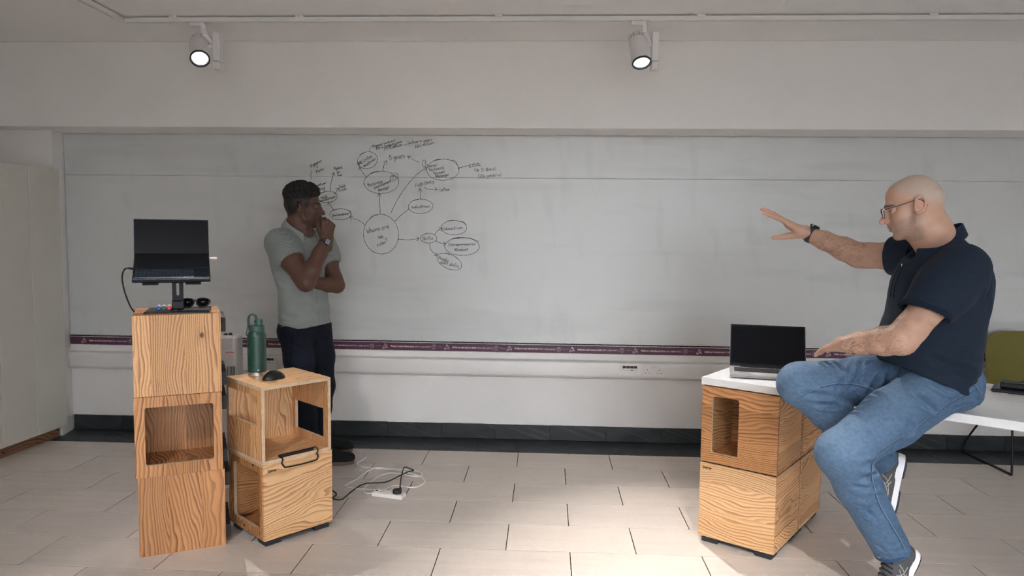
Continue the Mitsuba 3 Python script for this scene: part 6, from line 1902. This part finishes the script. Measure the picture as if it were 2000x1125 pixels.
def knit_tint(p, n, uv):
    return mi.Color3f(0.205, 0.224, 0.212) * (1 - 0.26 * lace_holes(p)) * (0.92 + 0.16 * fbm(p.x * 22, p.y * 22, p.z * 22, 2))


bumpmat('grey_knit', proc(knit_tint), cable_knit, 0.0009, 0.85, 0.2, 4e-4, sheen=0.3)
bumpmat('grey_rib', (0.23, 0.25, 0.236), lambda p, n, uv: dr.sin((p.x * 0.55 - p.y * 0.83) * 1400.0), 0.0004, 0.85, 0.2, 3e-4)
SH1 = put(P1 + '__knitted_shirt', knitm, 'bsdf_grey_knit', smooth=True, label='pale grey knitted short-sleeved shirt')
put(SH1 + '__collar', collar(NKc - cu1 * 0.006, cf1, l1, cu1, 0.082, 0.086, 2.45, 0.030, 0.044, 0.040, 0.034, 0.0028, 0.030), 'bsdf_grey_rib', smooth=60)
for c, d, r in ((kN, d1N, 0.0815), (kF, d1F, 0.0735)):
    Rb = basis(d, np.cross(d, [0, 0, 1.0]))
    put(fresh(SH1 + '__sleeve_cuff'), band(c - d * 0.015, Rb, r - 0.012, r - 0.012, 0.036, 0.0150, 48), 'bsdf_grey_rib', smooth=50)
hemz = snap_path(knitm, [NK * 0 + np.array([-1.51, 4.42, 0.885]) + f1 * (0.14 * math.cos(t)) * 1.0 + l1 * 0.20 * math.sin(t) + up3 * (0.025 * math.cos(t)) for t in np.linspace(0.25, 2 * math.pi - 0.25, 40)], 3, 0.0015)
put(SH1 + '__hem_seam', tube(hemz, 0.0018, 6), 'bsdf_grey_rib', smooth=40)
pf = [NK + f1 * 0.118 + [0, 0, -0.13], np.array([-1.396, 4.375, 1.22]), np.array([-1.392, 4.362, 1.10]), np.array([-1.390, 4.352, 0.98]), np.array([-1.388, 4.345, 0.885])]
put(SH1 + '__placket_edge', tube(snap_path(knitm, pf, 8, 0.0012), 0.0018, 6), 'bsdf_grey_rib', smooth=40)
mat('button_grey', (0.20, 0.21, 0.20), 0.35, spec=0.5)
for bp in ((-1.402, 4.300, 0.905), (-1.400, 4.345, 1.03), (-1.400, 4.36, 1.20)):
    b = snap_path(knitm, [bp, np.array(bp) + 0.002], 2, 0.001)[0]
    m4 = np.eye(4)
    m4[:3, 0], m4[:3, 1], m4[:3, 2], m4[:3, 3] = l1, up3, f1, b
    Rb = basis(f1 * 0.45 - l1 * 0.9, up3)
    m4[:3, 0], m4[:3, 1], m4[:3, 2] = Rb[:, 1], Rb[:, 2], Rb[:, 0]
    put(fresh(SH1 + '__button'), moved(lathe([(0, 0), (0.0058, 0), (0.0062, 0.0012), (0.0045, 0.0022), (0, 0.0012)], 18), m4), 'bsdf_button_grey', smooth=35)

# dark jeans, shoes
D1 = Field()
hN1, hF1 = np.array([-1.548, 4.345, 0.850]), np.array([-1.468, 4.510, 0.850])
kN1, kF1 = np.array([-1.495, 4.340, 0.465]), np.array([-1.425, 4.530, 0.465])
aN1, aF1 = np.array([-1.470, 4.365, 0.085]), np.array([-1.500, 4.590, 0.085])
D1.ell((-1.512, 4.428, 0.875), (0.112, 0.165, 0.130), 0.05, False, B1)
D1.ell((-1.560, 4.440, 0.835), (0.095, 0.150, 0.100), 0.05, False, B1)
D1.chain([hN1, hN1 * 0.5 + kN1 * 0.5, kN1, kN1 * 0.6 + aN1 * 0.4, aN1], [0.098, 0.090, 0.068, 0.066, 0.062], 0.03)
D1.chain([hF1, hF1 * 0.5 + kF1 * 0.5, kF1, kF1 * 0.6 + aF1 * 0.4, aF1], [0.098, 0.088, 0.066, 0.065, 0.062], 0.03)
D1.half((-1.5, 4.4, 0.075), (0, 0, -1))
D1.half((-1.5, 4.4, 0.985), (0, 0, 1))
dk = relax(D1.mesh(0.0048), 3)


def dark_folds(p, n):
    d = 0.003 * (vnoise(p, 12, 3, 71) - 0.5)
    for a, b, dp, w in (((-1.54, 4.25, 0.78), (-1.42, 4.28, 0.72), 0.006, 0.012), ((-1.50, 4.25, 0.83), (-1.38, 4.32, 0.79), 0.005, 0.011), ((-1.55, 4.26, 0.47), (-1.44, 4.27, 0.45), 0.006, 0.011), ((-1.55, 4.27, 0.43), (-1.44, 4.28, 0.41), 0.005, 0.011)):
        d += crease(p, a, b, dp, w)
    return d


folds(dk, dark_folds)
v = np.array(dk.vertices)
wv = np.clip(0.15 + 0.7 * near_value(v, np.array([-1.47, 4.26, 0.68]), 0.10) + 0.4 * (vnoise(v, 25, 3, 72) - 0.5), 0, 1)[:, None]
dc = np.array([[0.0038, 0.0048, 0.0090]]) * (1 - wv) + np.array([[0.0105, 0.0155, 0.0300]]) * wv
JD = put(P1 + '__jeans', dk, 'bsdf_denim', smooth=True, color=dc, label='very dark blue jeans')
mat('denim_black', (0.004, 0.005, 0.009), 0.9, spec=0.1)
put(JD + '__side_seam', tube(snap_path(dk, [(-1.53, 4.22, 0.84), (-1.54, 4.24, 0.65), (-1.51, 4.26, 0.46), (-1.49, 4.29, 0.2)], 10, 0.0004), 0.0014, 6), 'bsdf_denim_black', smooth=40)
put(JD + '__pocket_seam', tube(snap_path(dk, [(-1.47, 4.255, 0.88), (-1.505, 4.245, 0.82), (-1.545, 4.24, 0.80)], 10, 0.0004), 0.0014, 6), 'bsdf_denim_black', smooth=40)
put(JD + '__fly_seam', tube(snap_path(dk, [(-1.395, 4.37, 0.90), (-1.395, 4.38, 0.80), (-1.42, 4.40, 0.74)], 10, 0.0004), 0.0014, 6), 'bsdf_denim_black', smooth=40)
bumpmat('shoe_black', (0.011, 0.011, 0.012), lambda p, n, uv: dr.sin(p.x * 520) * dr.sin(p.z * 620 + p.y * 300), 0.0010, 0.8, 0.2)
mat('sole_brown', (0.115, 0.085, 0.065), 0.7, spec=0.2)


def sneaker(person, m, label=None):
    """Low black woven shoe on a thin brown sole."""
    root = fresh(person + '__shoe')
    U = Field()
    U.cone((0.040, 0, 0.045), (0.048, 0, 0.075), 0.035, 0.033, 0.02, False, ((0, 1, 0), 0.88))
    U.cone((0.045, 0, 0.045), (0.140, 0, 0.045), 0.035, 0.036, 0.02, False, ((0, 1, 0), 0.95))
    U.cone((0.070, 0, 0.068), (0.180, 0, 0.045), 0.032, 0.032, 0.02)
    U.cone((0.140, 0, 0.042), (0.240, 0, 0.034), 0.042, 0.037, 0.02, False, ((0, 0, 1), 0.72))
    U.half((0, 0, 0.022), (0, 0, -1))
    U.half((0.055, 0, 0.098), (-0.12, 0, 1))
    up = relax(U.mesh(0.0036), 2)
    put(root, moved(up, m), 'bsdf_shoe_black', smooth=True, label=label)
    put(fresh(root + '__sole'), moved(slab(outline(0.285, 0.036, 0.036, 0.049), 0.001, 0.026, 0.002), m), 'bsdf_sole_brown', smooth=35, label='thin brown sole')
    for i in range(5):
        x, z = 0.112 + i * 0.018, 0.0885 - i * 0.0075
        put(fresh(root + '__lace'), moved(tube(snap_path(up, [(x + 0.006, -0.026, z - 0.014), (x, -0.012, z), (x - 0.002, 0, z + 0.002), (x, 0.012, z), (x + 0.006, 0.026, z - 0.014)], 5, 0.003), 0.0034, 6), m), 'bsdf_lace', smooth=40)


sneaker(P1, frame(-1.478, 4.352, 0.0, 0.20), 'black woven shoe with a brown sole, showing beside the boxes')
sneaker(P1, frame(-1.548, 4.575, 0.0, 0.30))
mat('watch_face_grey', (0.20, 0.19, 0.22), 0.2, spec=0.5)
wd1 = unit(wN - eN)
watch(wN - wd1 * 0.020, wd1, unit(h1[:, 2] - wd1 * (h1[:, 2] @ wd1)), 0.0345, 0.0325, 'black smartwatch on the raised wrist of the standing man', screen='bsdf_watch_face_grey')
